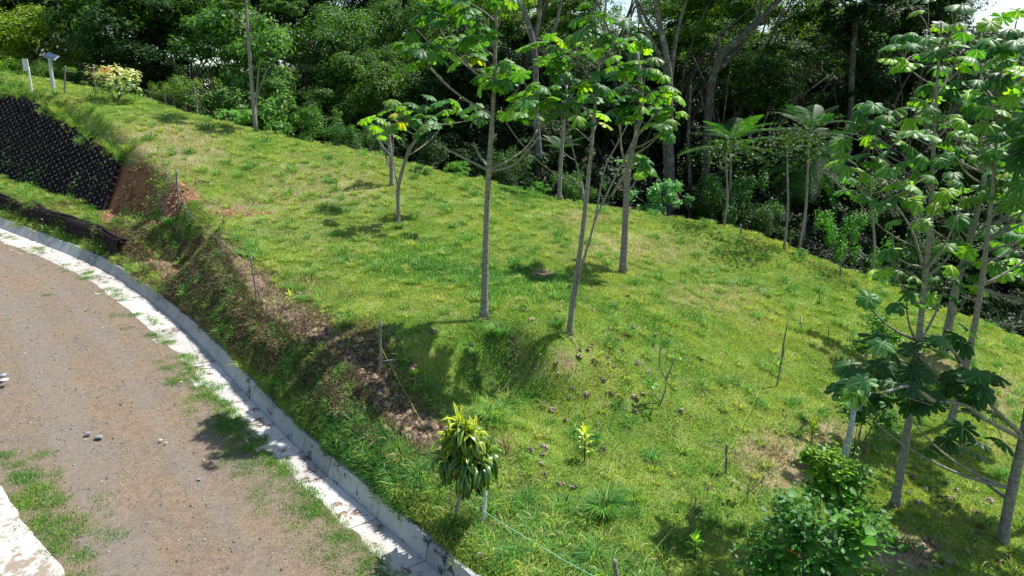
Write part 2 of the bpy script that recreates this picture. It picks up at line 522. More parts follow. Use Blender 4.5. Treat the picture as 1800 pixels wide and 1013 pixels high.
def tps_fit(P, z, lam=0.004):
    n = len(P)
    d = np.linalg.norm(P[:, None] - P[None], axis=2)
    K = np.where(d > 0, d * d * np.log(d + 1e-9), 0) + lam * np.eye(n) * 10
    A = np.zeros((n + 3, n + 3)); A[:n, :n] = K; A[:n, n] = 1; A[:n, n + 1:] = P; A[n, :n] = 1; A[n + 1:, :n] = P.T
    return np.linalg.solve(A, np.concatenate([z, np.zeros(3)]))
TW = tps_fit(ctrl[:, :2], ctrl[:, 2])
def tps(x, y):
    x = np.asarray(x, float).ravel(); y = np.asarray(y, float).ravel()
    out = TW[len(ctrl)] + TW[len(ctrl) + 1] * x + TW[len(ctrl) + 2] * y
    for i, p in enumerate(ctrl):
        r2 = (x - p[0]) ** 2 + (y - p[1]) ** 2
        out = out + TW[i] * 0.5 * r2 * np.log(r2 + 1e-12)
    return out

def smin(a, b, k):
    h = np.clip(0.5 + 0.5 * (b - a) / k, 0, 1)
    return b * (1 - h) + a * h - k * h * (1 - h)

def cap_profile(s, t):
    """height of the cut face above the crest of the drain wall"""
    px = np.interp(s, CS, CR_PX)
    ang = np.interp(px, [150, 186, 200, 262, 330, 400, 450, 540, 675, 837, 1200], [62, 62, 50, 46, 50, 54, 56, 46, 40, 32, 26])
    tt = np.maximum(t, 0)
    bank = 0.05 + tt * np.tan(np.radians(ang))
    low = 0.06 + 0.75 * sstep(0.25, 0.75, tt) + 0.12 * np.clip(tt - 0.7, 0, 1.7)
    wall = low + np.maximum(tt - 2.2, 0) * np.tan(np.radians(ang))
    k = sstep(215, 180, px)
    gully = 0.05 + 0.25 * tt + np.maximum(tt - 1.3, 0) * np.tan(np.radians(52))
    kg = sstep(180, 205, px) * sstep(300, 262, px)
    bank = bank * (1 - kg) + gully * kg
    return bank * (1 - k) + wall * k

def height(x, y, detail=True):
    shp = np.shape(x)
    x = np.asarray(x, float).ravel(); y = np.asarray(y, float).ravel()
    far = sstep(62, 95, np.hypot(x, y - 5))
    U = tps(x, y)
    U = np.clip(U, -9, 13)
    plain_z = -8 + 0.0 * x + 3 * fbm(x / 60, y / 60, 5)
    U = U * (1 - far) + plain_z * far
    s, t = to_st(x, y)
    zr = zroad(s)
    if detail:
        U = U + 0.07 * fbm(x / 1.6, y / 1.6, 3) + 0.025 * fbm(x / 0.45, y / 0.45, 9)
    cap = zr + 0.33 + cap_profile(s, t)
    cap = cap - 0.22 * sstep(2.0, 2.3, t) * sstep(200, 180, np.interp(s, CS, CR_PX))
    if detail:
        cap = cap + np.clip(t, 0, 1) * (0.24 * fbm(x / 0.9, y / 0.9, 21) + 0.10 * fbm(x / 0.35, y / 0.35, 23))
        gq = sstep(176, 190, np.interp(s, CS, CR_PX)) * sstep(275, 240, np.interp(s, CS, CR_PX)) * np.clip(t - .6, 0, 1) * sstep(5.5, 4, t)
        cap = cap + gq * (.38 * fbm(x / .8, y / .8, 25) + .16 * fbm(x / .4, y / .4, 27))
    hill = smin(U, cap, 0.16)
    # road side
    tl = -t
    low = zr - 0.28
    side = np.where(tl > 8.2, zr - 0.02 + 0.05 * (tl - 8.2), low)
    side = np.clip(side, -9, 13)
    side = side * (1 - far) + plain_z * far
    z = np.where(t > 0.02, hill, side)
    return z.reshape(shp)

def axis(lo, a, b, hi, step):
    core = np.arange(a, b + 1e-6, step)
    out = [b]; st = step
    up = []
    v = b
    while v < hi:
        st = min(st * 1.18, 30); v += st; up.append(v)
    dn = []; v = a; st = step
    while v > lo:
        st = min(st * 1.18, 30); v -= st; dn.append(v)
    return np.concatenate([dn[::-1], core, up])
GX = axis(-900, -33, 26, 900, 0.17)
GY = axis(-300, 6, 45, 1500, 0.17)
XX, YY = np.meshgrid(GX, GY)
ZZ = height(XX, YY)
def gz(x, y):
    x = np.asarray(x, float); y = np.asarray(y, float)
    i = np.clip(np.searchsorted(GX, x) - 1, 0, len(GX) - 2); j = np.clip(np.searchsorted(GY, y) - 1, 0, len(GY) - 2)
    fx = np.clip((x - GX[i]) / (GX[i + 1] - GX[i]), 0, 1); fy = np.clip((y - GY[j]) / (GY[j + 1] - GY[j]), 0, 1)
    return (ZZ[j, i] * (1 - fx) + ZZ[j, i + 1] * fx) * (1 - fy) + (ZZ[j + 1, i] * (1 - fx) + ZZ[j + 1, i + 1] * fx) * fy
def hit(px, py, ymin=6.0, ymax=60):
    d = ray(px, py)
    k = np.linspace(ymin, ymax, 2400) / d[1]
    P = d[None] * k[:, None] + np.array([0, 0, CAM_H])
    below = P[:, 2] < gz(P[:, 0], P[:, 1])
    i = int(np.argmax(below)) if below.any() else int(np.argmin(P[:, 2] - gz(P[:, 0], P[:, 1])))
    p = P[i].copy(); p[2] = gz(p[0], p[1]); return p

# masks: blobs in (photo column, row, half width, half height, strength)
BL = {
 'red': [(248, 350, 34, 44, .85), (205, 330, 34, 42, 1), (235, 305, 42, 20, 1), (195, 385, 26, 28, 1), (210, 425, 40, 18, .5), (330, 500, 40, 26, .45), (410, 374, 40, 10, .35), (455, 378, 30, 10, .4),
         (622, 708, 14, 12, .9), (350, 530, 50, 22, .3), (1000, 640, 14, 22, .3)],
 'bare': [(262, 350, 45, 45, .6), (240, 430, 60, 32, .9), (330, 480, 62, 52, .8), (370, 520, 52, 60, .8), (400, 365, 80, 24, .6), (665, 588, 46, 14, .75), (640, 648, 26, 12, .5),
          (955, 480, 22, 9, 1), (1385, 805, 55, 30, .45), (1440, 840, 50, 30, .5), (1540, 700, 60, 20, .4), (520, 510, 60, 22, .4), (650, 530, 60, 14, .3), (250, 370, 40, 30, .5), (560, 420, 60, 14, .35),
          (1160, 942, 26, 8, .8), (1590, 985, 60, 34, .5), (1000, 618, 30, 30, .5), (920, 650, 50, 50, .35), (1640, 640, 50, 22, .4), (915, 860, 10, 16, .7),
          (120, 370, 80, 14, .5), (1330, 860, 40, 20, .5)],
 'dark': [(880, 640, 80, 36, .42), (610, 660, 110, 52, .8), (520, 600, 70, 30, .55), (720, 730, 60, 36, .55), (400, 520, 40, 60, .5), (1260, 690, 22, 8, .5), (480, 640, 40, 30, .3), (1420, 820, 30, 12, .6),  # first blob: overgrown mound, with its shade painted into the ground
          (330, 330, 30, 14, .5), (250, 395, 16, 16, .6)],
 'dry': [(300, 350, 30, 30, .9), (240, 425, 50, 30, .9), (1385, 805, 95, 55, 1.25), (1460, 760, 60, 30, .7), (1590, 975, 90, 50, .9), (1540, 700, 50, 20, .8), (1760, 700, 60, 50, .7), (300, 260, 150, 70, .62), (560, 330, 160, 70, .55), (800, 370, 120, 40, .3), (1100, 440, 160, 40, .55), (1250, 520, 120, 40, .55), (1020, 380, 80, 18, .5),
         (1500, 640, 50, 30, .5), (1470, 690, 30, 16, .7), (1640, 640, 90, 40, .6), (1390, 800, 80, 40, .6), (1760, 780, 60, 40, .5), (1560, 960, 80, 50, .5), (480, 400, 160, 40, .35),
         (620, 440, 120, 20, .35), (110, 200, 110, 40, .3), (300, 330, 60, 30, .6), (990, 640, 60, 50, .4), (1450, 620, 60, 30, .3), (1330, 560, 60, 30, .35), (520, 500, 80, 40, .3)],
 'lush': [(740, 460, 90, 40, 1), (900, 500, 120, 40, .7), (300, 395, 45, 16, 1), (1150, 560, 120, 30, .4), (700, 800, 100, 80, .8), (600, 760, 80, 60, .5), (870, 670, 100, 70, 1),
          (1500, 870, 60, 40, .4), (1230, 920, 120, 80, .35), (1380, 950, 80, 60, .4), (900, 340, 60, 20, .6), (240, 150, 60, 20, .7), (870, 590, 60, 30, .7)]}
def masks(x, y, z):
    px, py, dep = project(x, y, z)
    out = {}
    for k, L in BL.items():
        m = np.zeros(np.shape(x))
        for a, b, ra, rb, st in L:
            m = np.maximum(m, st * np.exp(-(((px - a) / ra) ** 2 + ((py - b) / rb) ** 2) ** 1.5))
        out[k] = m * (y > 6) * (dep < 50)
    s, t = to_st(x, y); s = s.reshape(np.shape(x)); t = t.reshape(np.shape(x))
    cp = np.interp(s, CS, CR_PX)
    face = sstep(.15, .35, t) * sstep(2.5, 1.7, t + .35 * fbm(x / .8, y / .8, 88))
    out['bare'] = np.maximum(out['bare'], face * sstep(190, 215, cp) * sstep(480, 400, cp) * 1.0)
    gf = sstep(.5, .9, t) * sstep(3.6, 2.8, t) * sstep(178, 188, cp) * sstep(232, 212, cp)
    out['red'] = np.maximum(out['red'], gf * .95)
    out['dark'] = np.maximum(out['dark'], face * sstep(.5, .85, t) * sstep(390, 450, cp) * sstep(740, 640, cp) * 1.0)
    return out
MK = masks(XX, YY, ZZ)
S_, T_ = to_st(XX, YY)
S_ = S_.reshape(XX.shape); T_ = T_.reshape(XX.shape)
# leaf litter under the forest
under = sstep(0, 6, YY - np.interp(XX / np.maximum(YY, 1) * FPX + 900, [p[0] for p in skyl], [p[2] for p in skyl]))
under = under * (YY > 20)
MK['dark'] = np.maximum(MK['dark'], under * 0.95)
nx, ny = len(GX), len(GY)
idx = np.arange(nx * ny).reshape(ny, nx)
quads = np.stack([idx[:-1, :-1], idx[:-1, 1:], idx[1:, 1:], idx[1:, :-1]], -1).reshape(-1, 4)
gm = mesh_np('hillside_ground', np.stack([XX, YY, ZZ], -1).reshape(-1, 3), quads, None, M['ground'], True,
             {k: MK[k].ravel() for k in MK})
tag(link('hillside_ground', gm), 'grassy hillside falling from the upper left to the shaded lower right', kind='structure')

# ------------------------------------------------------------------ road
def strip_grid(s0, s1, t0, t1, ds, dt, zf, edge=0.0):
    ss = np.arange(s0, s1, ds); ts = np.arange(t0, t1 + 1e-6, dt)
    Sg, Tg = np.meshgrid(ss, ts)
    Tj = Tg.copy()
    if t1 > -.7:
        oe = np.interp(np.interp(ss, CS, CR_PX), [0, 250, 420, 600, 1200], [1.35, 1.05, .82, .64, .60])
        Tj = t0 + (Tg - t0) * ((-oe - t0) / (t1 - t0))
    if edge:
        Tj[-1] += edge * fbm(ss / 0.5, ss * 0 + 3, 31, 4)
        Tj[0] += edge * fbm(ss / 0.6, ss * 0 + 9, 33, 4)
    x, y = from_st(Sg, Tj)
    z = zf(Sg, Tj, x, y)
    n1, n2 = Sg.shape
    ii = np.arange(n1 * n2).reshape(n1, n2)
    q = np.stack([ii[:-1, :-1], ii[1:, :-1], ii[1:, 1:], ii[:-1, 1:]], -1).reshape(-1, 4)
    return np.stack([x, y, z], -1).reshape(-1, 3), q[:, ::-1], Sg, Tj, x, y, z
SMAX = CS[-1]
def road_z(S, T, x, y):
    crown = 0.02 + 0.03 * fbm(x / 1.5, y / 1.5, 41) + 0.010 * fbm(x / 0.25, y / 0.25, 43)
    e = sstep(-1.05, -1.0, T)
    return zroad(S) + crown - 0.015 * sstep(-1.3, -0.7, T) - 0.03 * sstep(-6.2, -7.2, T)
vr, qr, Sg, Tg, xr, yr, zr_ = strip_grid(0, SMAX, -7.6, -0.5, 0.12, 0.11, road_z, 0.10)
pxr, pyr, _ = project(xr, yr, zr_)
green = np.zeros(Sg.shape)
for a, b, ra, rb, st in [(60, 880, 70, 50, .9), (110, 960, 60, 40, .8), (20, 830, 60, 30, .5), (520, 860, 60, 60, .6), (600, 940, 70, 60, .7), (400, 740, 60, 40, .5),
                         (215, 525, 30, 14, .6), (120, 540, 12, 4, .8), (640, 990, 60, 40, .7), (700, 1010, 40, 20, .8), (330, 650, 60, 60, .25), (180, 990, 60, 30, .5), (470, 800, 50, 40, .5)]:
    green = np.maximum(green, st * np.exp(-((pxr - a) / ra) ** 2 - ((pyr - b) / rb) ** 2))
rm = mesh_np('gravel_road', vr, qr, None, M['road'], True, {'green': green.ravel(), 'track': (np.exp(-((Tg + 3.9) / .55) ** 2) + .7 * np.exp(-((Tg + 2.3) / .35) ** 2)).ravel()})
tag(link('gravel_road', rm), 'brown gravel road curving uphill to the left along the drain', kind='structure')

# ------------------------------------------------------------------ concrete drain: wall panels + floor slabs, joints recessed
drain = empty('roadside_drain', (CR[12][0], CR[12][1], zroad(CS[12])), 'pale concrete drain with slanted wall panels curving along the gravel road', 'drain')
joint_s = [2.0]
jp = [(837, 1012), (757, 947), (675, 875), (583, 806), (540, 765), (449, 676), (421, 644), (391, 611), (333, 553), (298, 530), (266, 506), (240, 486), (205, 463), (185, 450)]
js = []
for a, b in jp:
    p = atz(a, b, zr_of(a) + 0.33); s, t = to_st([p[0]], [p[1]]); js.append(float(s[0]))
js = sorted(js)
while js[0] > 1.6: js.insert(0, js[0] - 1.35)
while js[-1] < SMAX - 2: js.append(js[-1] + 1.35)
def drain_w(s):
    cp = float(np.interp(s, CS, CR_PX))
    return (float(np.interp(cp, [0, 300, 600], [.30, .22, .14])), float(np.interp(cp, [0, 250, 420, 600, 1200], [1.5, 1.25, .95, .72, .66])))
def drain_piece(s0, s1, prof, name, mat, gap=0.012, jag=None):
    n = max(3, int((s1 - s0) / 0.12))
    ss = np.linspace(s0 + gap, s1 - gap, n)
    V = []
    for k, s in enumerate(ss):
        wf = drain_w(s)
        for t, dz in prof:
            x, y = from_st(s, t if t > -.2 else (t + .3) * wf[1] - wf[0] if t < -.30 else -wf[0] + (t + .3) * .9); V.append((float(x), float(y), float(zroad(s) + dz)))
    m = len(prof)
    Q = []
    for k in range(n - 1):
        for j in range(m):
            j2 = (j + 1) % m
            Q.append((k * m + j, k * m + j2, (k + 1) * m + j2, (k + 1) * m + j))
    Q.append(tuple(range(m))[::-1] if m == 4 else tuple(range(4)))
    Q.append(tuple((n - 1) * m + j for j in range(4)))
    me = mesh_np(name, V, Q, None, mat, False)
    o = link(name, me, drain, (-drain.location[0], -drain.location[1], -drain.location[2]))
    return o
for i in range(len(js) - 1):
    o_ = (RNG.uniform(-.012, .012))
    mid = np.interp((js[i] + js[i + 1]) / 2, CS, CR_PX)
    wm = M['concrete'] if mid > 430 else M['concrete_clean']
    drain_piece(js[i], js[i + 1], [(-0.30, -0.06), (-0.03 + o_, 0.33 + o_), (0.05 + o_, 0.33 + o_), (-0.21, -0.12)], 'wall_panel', wm)
    drain_piece(js[i], js[i + 1], [(-1.25, 0.01), (-0.303, -0.035), (-0.303, -0.17), (-1.25, -0.12)], 'floor_slab', M['concrete_floor'])
# leaf litter and soil lying in the drain
# left concrete apron at the picture's lower left corner
def apron_z(S, T, x, y): return zroad(S) + 0.035 + 0.0 * T
pa = [atz(a, b, -0.02) for a, b in [(0, 880), (12, 884), (40, 935), (70, 968), (110, 1013)]]
st_a = [to_st([p[0]], [p[1]]) for p in pa]
sa = np.array([float(s[0]) for s, t in st_a]); ta = np.array([float(t[0]) for s, t in st_a])
print('apron', sa, ta)
av = []; aq = []
order = np.argsort(sa)
s_lin = np.arange(0.0, sa.max() + 0.05, 0.12)
tl = np.interp(s_lin, sa[order], ta[order]) + 0.05 * fbm(s_lin / 0.35, s_lin * 0, 51, 4)
for k, (s, t) in enumerate(zip(s_lin, tl)):
    for tt, dz in ((t, 0.055), (t, -0.1), (t - 1.6, -0.1), (t - 1.6, 0.045)):
        x, y = from_st(s, tt); av.append((float(x), float(y), float(zroad(s) + dz)))
for k in range(len(s_lin) - 1):
    for j in range(4):
        aq.append((k * 4 + j, k * 4 + (j + 1) % 4, k * 4 + 4 + (j + 1) % 4, k * 4 + 4 + j))
aq.append((0, 1, 2, 3)); e = (len(s_lin) - 1) * 4; aq.append((e + 3, e + 2, e + 1, e))
tag(link('concrete_apron', mesh_np('concrete_apron', av, aq, None, M['concrete_old'], False)), 'white concrete slab edge in the lower left corner beside the gravel', 'slab')

# ------------------------------------------------------------------ grass and ground cover (geometry-node instances)
TC = bpy.data.collections.new('grass_templates')     # never linked to the scene
def blades(n, rad, h0, h1, w, lean, seed, mats, frac=0.0, seg=2):
    g = np.random.default_rng(seed)
    V = []; T = []; MI = []
    for i in range(n):
        r = rad * math.sqrt(g.random()); a = g.random() * 2 * pi
        x, y = r * cos(a), r * sin(a)
        h = g.uniform(h0, h1); ww = w * g.uniform(.6, 1.3)
        la = g.random() * 2 * pi if lean < 1.2 else a + g.normal() * 0.5
        ln = lean * g.uniform(.2, 1) * h
        wa = g.random() * pi
        dx, dy = cos(wa) * ww / 2, sin(wa) * ww / 2
        b = len(V)
        V += [(x - dx, y - dy, -0.01), (x + dx, y + dy, -0.01),
              (x - dx * .8 + cos(la) * ln * .35, y - dy * .8 + sin(la) * ln * .35, h * .6), (x + dx * .8 + cos(la) * ln * .35, y + dy * .8 + sin(la) * ln * .35, h * .6),
              (x + cos(la) * ln, y + sin(la) * ln, h * (1 - 0.25 * min(lean, 1.6)))]
        T += [(b, b + 1, b + 3), (b, b + 3, b + 2), (b + 2, b + 3, b + 4)]
        k = 1 if g.random() < frac else 0
        MI += [k] * 3
    me = mesh_np('blades', V, None, T, None, True)
    for m in mats: me.materials.append(m)
    me.polygons.foreach_set('material_index', np.array(MI, np.int32))
    return me
def weeds(n, rad, seed, mat, size=0.03, h=0.06):
    g = np.random.default_rng(seed)
    r = rad * np.sqrt(g.random(n)); a = g.random(n) * 2 * pi
    pos = np.stack([r * np.cos(a), r * np.sin(a), g.uniform(0.005, h, n)], 1)
    nrm = np.stack([g.normal(0, .5, n), g.normal(0, .5, n), np.ones(n)], 1)
    v, q = leaf_quads(pos, nrm, size * g.uniform(.6, 1.4, n), 0.7, g)
    return mesh_np('weeds', v, q, None, mat, True)
def leaf_quads(pos, nrm, size, aspect, g, fold=0.12):
    n = len(pos)
    nrm = nrm / np.linalg.norm(nrm, axis=1)[:, None]
    rnd = g.normal(size=(n, 3))
    d = np.cross(nrm, rnd); d /= np.linalg.norm(d, axis=1)[:, None] + 1e-9
    s = np.cross(nrm, d)
    size = np.asarray(size).reshape(-1, 1)
    a = pos - d * size * .5
    b = pos + s * size * aspect * .5 - nrm * size * fold
    c = pos + d * size * .5 - nrm * size * fold * 1.5
    e = pos - s * size * aspect * .5 - nrm * size * fold
    V = np.stack([a, b, c, e], 1).reshape(-1, 3)
    Q = np.arange(n * 4).reshape(n, 4)
    return V, Q
tmpl = [
    ('a_turf', blades(110, .30, .02, .06, .012, .9, 1, [M['grass'], M['straw']], .08)),
    ('b_turf', blades(100, .32, .02, .055, .012, 1.0, 2, [M['grass'], M['straw']], .35)),
    ('c_deep', blades(110, .28, .05, .14, .012, .9, 3, [M['grass_dark'], M['grass']], .3)),
    ('d_straw', blades(60, .32, .03, .09, .009, 1.1, 4, [M['straw'], M['grass']], .2)),
    ('e_tuft', blades(60, .07, .10, .24, .012, 1.5, 5, [M['grass'], M['straw']], .1)),
    ('f_tuft_deep', blades(70, .10, .14, .34, .013, 1.5, 6, [M['grass_dark'], M['grass']], .3)),
    ('g_weed', weeds(45, .22, 7, M['weed'], .045, .09)),
    ('i_litter', blades(90, .30, .04, .14, .012, 1.6, 9, [M['litter'], M['straw']], .12)),
    ('h_tall', blades(50, .22, .2, .55, .014, .7, 8, [M['grass_dark'], M['grass']], .35)),
]
for nme, me in tmpl:
    ob = bpy.data.objects.new(nme, me); TC.objects.link(ob)

def make_gn():
    ng = bpy.data.node_groups.new('scatter', 'GeometryNodeTree')
    ng.interface.new_socket('Geometry', in_out='INPUT', socket_type='NodeSocketGeometry')
    ng.interface.new_socket('Geometry', in_out='OUTPUT', socket_type='NodeSocketGeometry')
    N = ng.nodes; L = ng.links
    gi = N.new('NodeGroupInput'); go = N.new('NodeGroupOutput')
    ci = N.new('GeometryNodeCollectionInfo'); ci.inputs['Collection'].default_value = TC
    ci.inputs['Separate Children'].default_value = True; ci.inputs['Reset Children'].default_value = True
    ip = N.new('GeometryNodeInstanceOnPoints'); ip.inputs['Pick Instance'].default_value = True
    def na(name, typ):
        x = N.new('GeometryNodeInputNamedAttribute'); x.data_type = typ; x.inputs['Name'].default_value = name
        return x.outputs['Attribute']
    L.new(gi.outputs[0], ip.inputs['Points']); L.new(ci.outputs[0], ip.inputs['Instance'])
    L.new(na('idx', 'INT'), ip.inputs['Instance Index'])
    L.new(na('rot', 'FLOAT_VECTOR'), ip.inputs['Rotation'])
    L.new(na('scl', 'FLOAT'), ip.inputs['Scale'])
    L.new(ip.outputs[0], go.inputs[0])
    return ng
GN = make_gn()
def scatter(name, P, idx_, scl, rot, label):
    me = bpy.data.meshes.new(name)
    me.vertices.add(len(P)); me.vertices.foreach_set('co', np.asarray(P, np.float32).ravel())
    a = me.attributes.new('idx', 'INT', 'POINT'); a.data.foreach_set('value', np.asarray(idx_, np.int32))
    a = me.attributes.new('scl', 'FLOAT', 'POINT'); a.data.foreach_set('value', np.asarray(scl, np.float32))
    a = me.attributes.new('rot', 'FLOAT_VECTOR', 'POINT'); a.data.foreach_set('vector', np.asarray(rot, np.float32).ravel())
    me.update()
    o = link(name, me)
    md = o.modifiers.new('scatter', 'NODES'); md.node_group = GN
    tag(o, label, kind='stuff')
    return o
def wall_top_py(px):
    return np.interp(px, [0, 50, 80, 110, 150, 190, 215], [165, 172, 190, 208, 238, 262, 283])
def hill_grass():
    g = np.random.default_rng(5)
    P = []
    step = 0.17
    X, Y = np.meshgrid(np.arange(-34, 27, step), np.arange(6.5, 52, step))
    X = X.ravel() + g.uniform(-.5, .5, X.size) * step * 1.2; Y = Y.ravel() + g.uniform(-.5, .5, Y.size) * step * 1.2
    fs = g.uniform(4, SMAX - 4, 26000); ft = g.uniform(.1, 2.5, 26000); fx_, fy_ = from_st(fs, ft)
    X = np.concatenate([X, fx_]); Y = np.concatenate([Y, fy_])
    Z = gz(X, Y)
    px, py, dep = project(X, Y, Z)
    k = (px > -120) & (px < 1920) & (py < 1120) & (py > 60)
    dens = np.interp(dep, [9, 16, 28, 45], [1.0, .85, .55, .38])
    k &= g.random(X.size) < dens
    X, Y, Z, dep, px, py = X[k], Y[k], Z[k], dep[k], px[k], py[k]
    s, t = to_st(X, Y)
    k = t > 0.10
    X, Y, Z, dep, px, py, s, t = [a[k] for a in (X, Y, Z, dep, px, py, s, t)]
    mk = masks(X, Y, Z)
    # slope normal
    e = 0.15
    gx = (gz(X + e, Y) - gz(X - e, Y)) / (2 * e); gy = (gz(X, Y + e) - gz(X, Y - e)) / (2 * e)
    slope = np.hypot(gx, gy)
    nz = fbm(X / 0.5, Y / 0.5, 61); nb = fbm(X / 2.5, Y / 2.5, 63)
    bare = np.maximum.reduce([mk['bare'], mk['red'] * 1.4, mk['dark'] * .75]) + nz * .25
    face = (t < 1.9) & (slope > .45) & (mk['dark'] + mk['bare'] + mk['red'] > .5)
    bare = np.where(face, bare * .72, bare)
    wallpx = np.interp(s, CS, CR_PX)
    on_wall = (wallpx < 192) & (t > 2.1) & (slope > 0.75) & (py > wall_top_py(px)) & (px < 225)
    # forest floor: sparse
    sky_d = np.interp(px, [p[0] for p in skyl], [p[2] for p in skyl])
    uf = sstep(1.5, 6, Y - sky_d)
    keep = g.random(X.size) > np.clip(bare * 1.35, 0, .97)
    keep |= face & (g.random(X.size) < .6)
    keep &= ~((wallpx < 188) & (t > .15) & (t < .62) & (g.random(X.size) < .35))
    keep &= ~on_wall
    keep &= g.random(X.size) > uf * .6
    X, Y, Z, dep, gx, gy, px, py, nz, nb, t = [a[keep] for a in (X, Y, Z, dep, gx, gy, px, py, nz, nb, t)]
    mk = {q: v[keep] for q, v in mk.items()}
    n = X.size
    r = g.random(n)
    idx_ = np.zeros(n, int)
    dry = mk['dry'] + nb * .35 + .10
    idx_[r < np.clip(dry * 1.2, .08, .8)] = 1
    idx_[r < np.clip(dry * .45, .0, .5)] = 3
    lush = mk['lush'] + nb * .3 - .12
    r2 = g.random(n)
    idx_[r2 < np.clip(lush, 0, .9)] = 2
    r3 = g.random(n)
    up_left = sstep(1000, 600, px) * sstep(560, 430, py)
    idx_[r3 < .05 + .13 * up_left * sstep(-.2, .3, nz)] = 4
    idx_[(r3 > .975 - .03 * mk['lush'])] = 5
    idx_[(r3 > .80) & (r3 < .80 + .10 * sstep(700, 850, py) + .04)] = 6
    idx_[(uf[keep] > .3) & (r3 < .5)] = 7
    fk = face[keep]; r5 = g.random(n); m_ = mk['dark'] + mk['bare'] + mk['red']
    idx_[fk & (r5 < .5)] = 8; idx_[fk & (r5 > .72)] = 6; idx_[fk & (r5 > .88)] = 2
    idx_[(~fk) & (r5 < .5 * np.clip(mk['dark'] + mk['bare'] * .6, 0, 1))] = 8
    scl = g.uniform(.75, 1.3, n) * np.interp(dep, [10, 40], [.95, 1.25])
    nv = np.stack([-gx * .8, -gy * .8, np.ones(n)], 1); nv /= np.linalg.norm(nv, axis=1)[:, None]
    sp = g.uniform(0, 2 * pi, n)
    xa = np.stack([np.cos(sp), np.sin(sp), np.zeros(n)], 1); xa -= nv * (xa * nv).sum(1)[:, None]; xa /= np.linalg.norm(xa, axis=1)[:, None]
    ya = np.cross(nv, xa)
    rot = np.stack([np.arctan2(ya[:, 2], nv[:, 2]), -np.arcsin(np.clip(xa[:, 2], -1, 1)), np.arctan2(xa[:, 1], xa[:, 0])], 1)
    scatter('hillside_grass', np.stack([X, Y, Z], 1), idx_, scl, rot, 'short green and yellowed grass with tufts covering the hillside')
    print('grass instances', n)
hill_grass()
def road_grass():
    g = np.random.default_rng(8)
    n0 = 34000
    s = g.uniform(0, SMAX, n0); t = g.uniform(-7.4, -0.66, n0)
    x, y = from_st(s, t)
    z = zroad(s) + .01
    px, py, dep = project(x, y, z)
    gr = np.zeros(n0)
    for a, b, ra, rb, st in [(50, 870, 50, 30, 1.0), (100, 930, 50, 36, .9), (150, 1000, 40, 30, .6), (20, 820, 60, 30, .35)]:
        gr = np.maximum(gr, st * np.exp(-((px - a) / ra) ** 2 - ((py - b) / rb) ** 2))
    edge = sstep(-1.9, -.8, t) * (.08 + .6 * sstep(560, 800, py))
    gr = np.maximum(gr, edge) + .001
    nz = fbm(x / .6, y / .6, 71)
    k = (g.random(n0) < np.clip(gr * 1.5 + (nz) * .6 * (gr > .05), 0.002, 1) * .9) & (px > -100) & (py < 1100)
    x, y, z, t = x[k], y[k], z[k], t[k]
    n = len(x)
    idx_ = g.choice([0, 2, 6, 1], n, p=[.3, .35, .2, .15])
    scatter('road_edge_grass', np.stack([x, y, z], 1), idx_, g.uniform(.35, .8, n), np.stack([np.zeros(n), np.zeros(n), g.uniform(0, 6.28, n)], 1), 'thin weeds and grass creeping over the edges of the gravel road')
    print('road grass', n)
road_grass()

# loose gravel on the road: one object
def gravel():
    g = np.random.default_rng(9)
    n = 24000
    s = g.uniform(0, SMAX * .8, n); t = g.uniform(-7.2, -1.0, n)
    x, y = from_st(s, t); z = zroad(s) + .03 + 0.03 * fbm(x / 1.5, y / 1.5, 41)
    r = np.clip(g.lognormal(-4.5, .5, n), .004, .05)
    base = np.array([(1, 0, 0), (-.4, .8, 0), (-.5, -.8, 0), (.1, .1, .7), (0, 0, -.5)])
    tr = np.array([(0, 1, 3), (1, 2, 3), (2, 0, 3), (1, 0, 4), (2, 1, 4), (0, 2, 4)])
    a = g.uniform(0, 2 * pi, n)
    V = base[None] * r[:, None, None] * g.uniform(.6, 1.3, (n, 5, 1))
    c, s_ = np.cos(a)[:, None], np.sin(a)[:, None]
    vx = V[:, :, 0] * c - V[:, :, 1] * s_; vy = V[:, :, 0] * s_ + V[:, :, 1] * c
    V = np.stack([vx + x[:, None], vy + y[:, None], V[:, :, 2] + z[:, None]], -1).reshape(-1, 3)
    T = (tr[None] + (np.arange(n) * 5)[:, None, None]).reshape(-1, 3)
    t_ = NT('gravel_stones')
    hs = t_.n('ShaderNodeHueSaturation'); hs.inputs['Color'].default_value = (.27, .25, .23, 1)
    t_.l(t_.ramp(t_.geo('Random Per Island'), 0, 1, .35, 1.35), hs.inputs['Value'])
    m = t_.done(t_.bsdf(hs.outputs[0], .9))
    tag(link('road_gravel', mesh_np('road_gravel', V, None, T, m, False)), 'loose gravel stones scattered over the brown road', kind='stuff')
gravel()
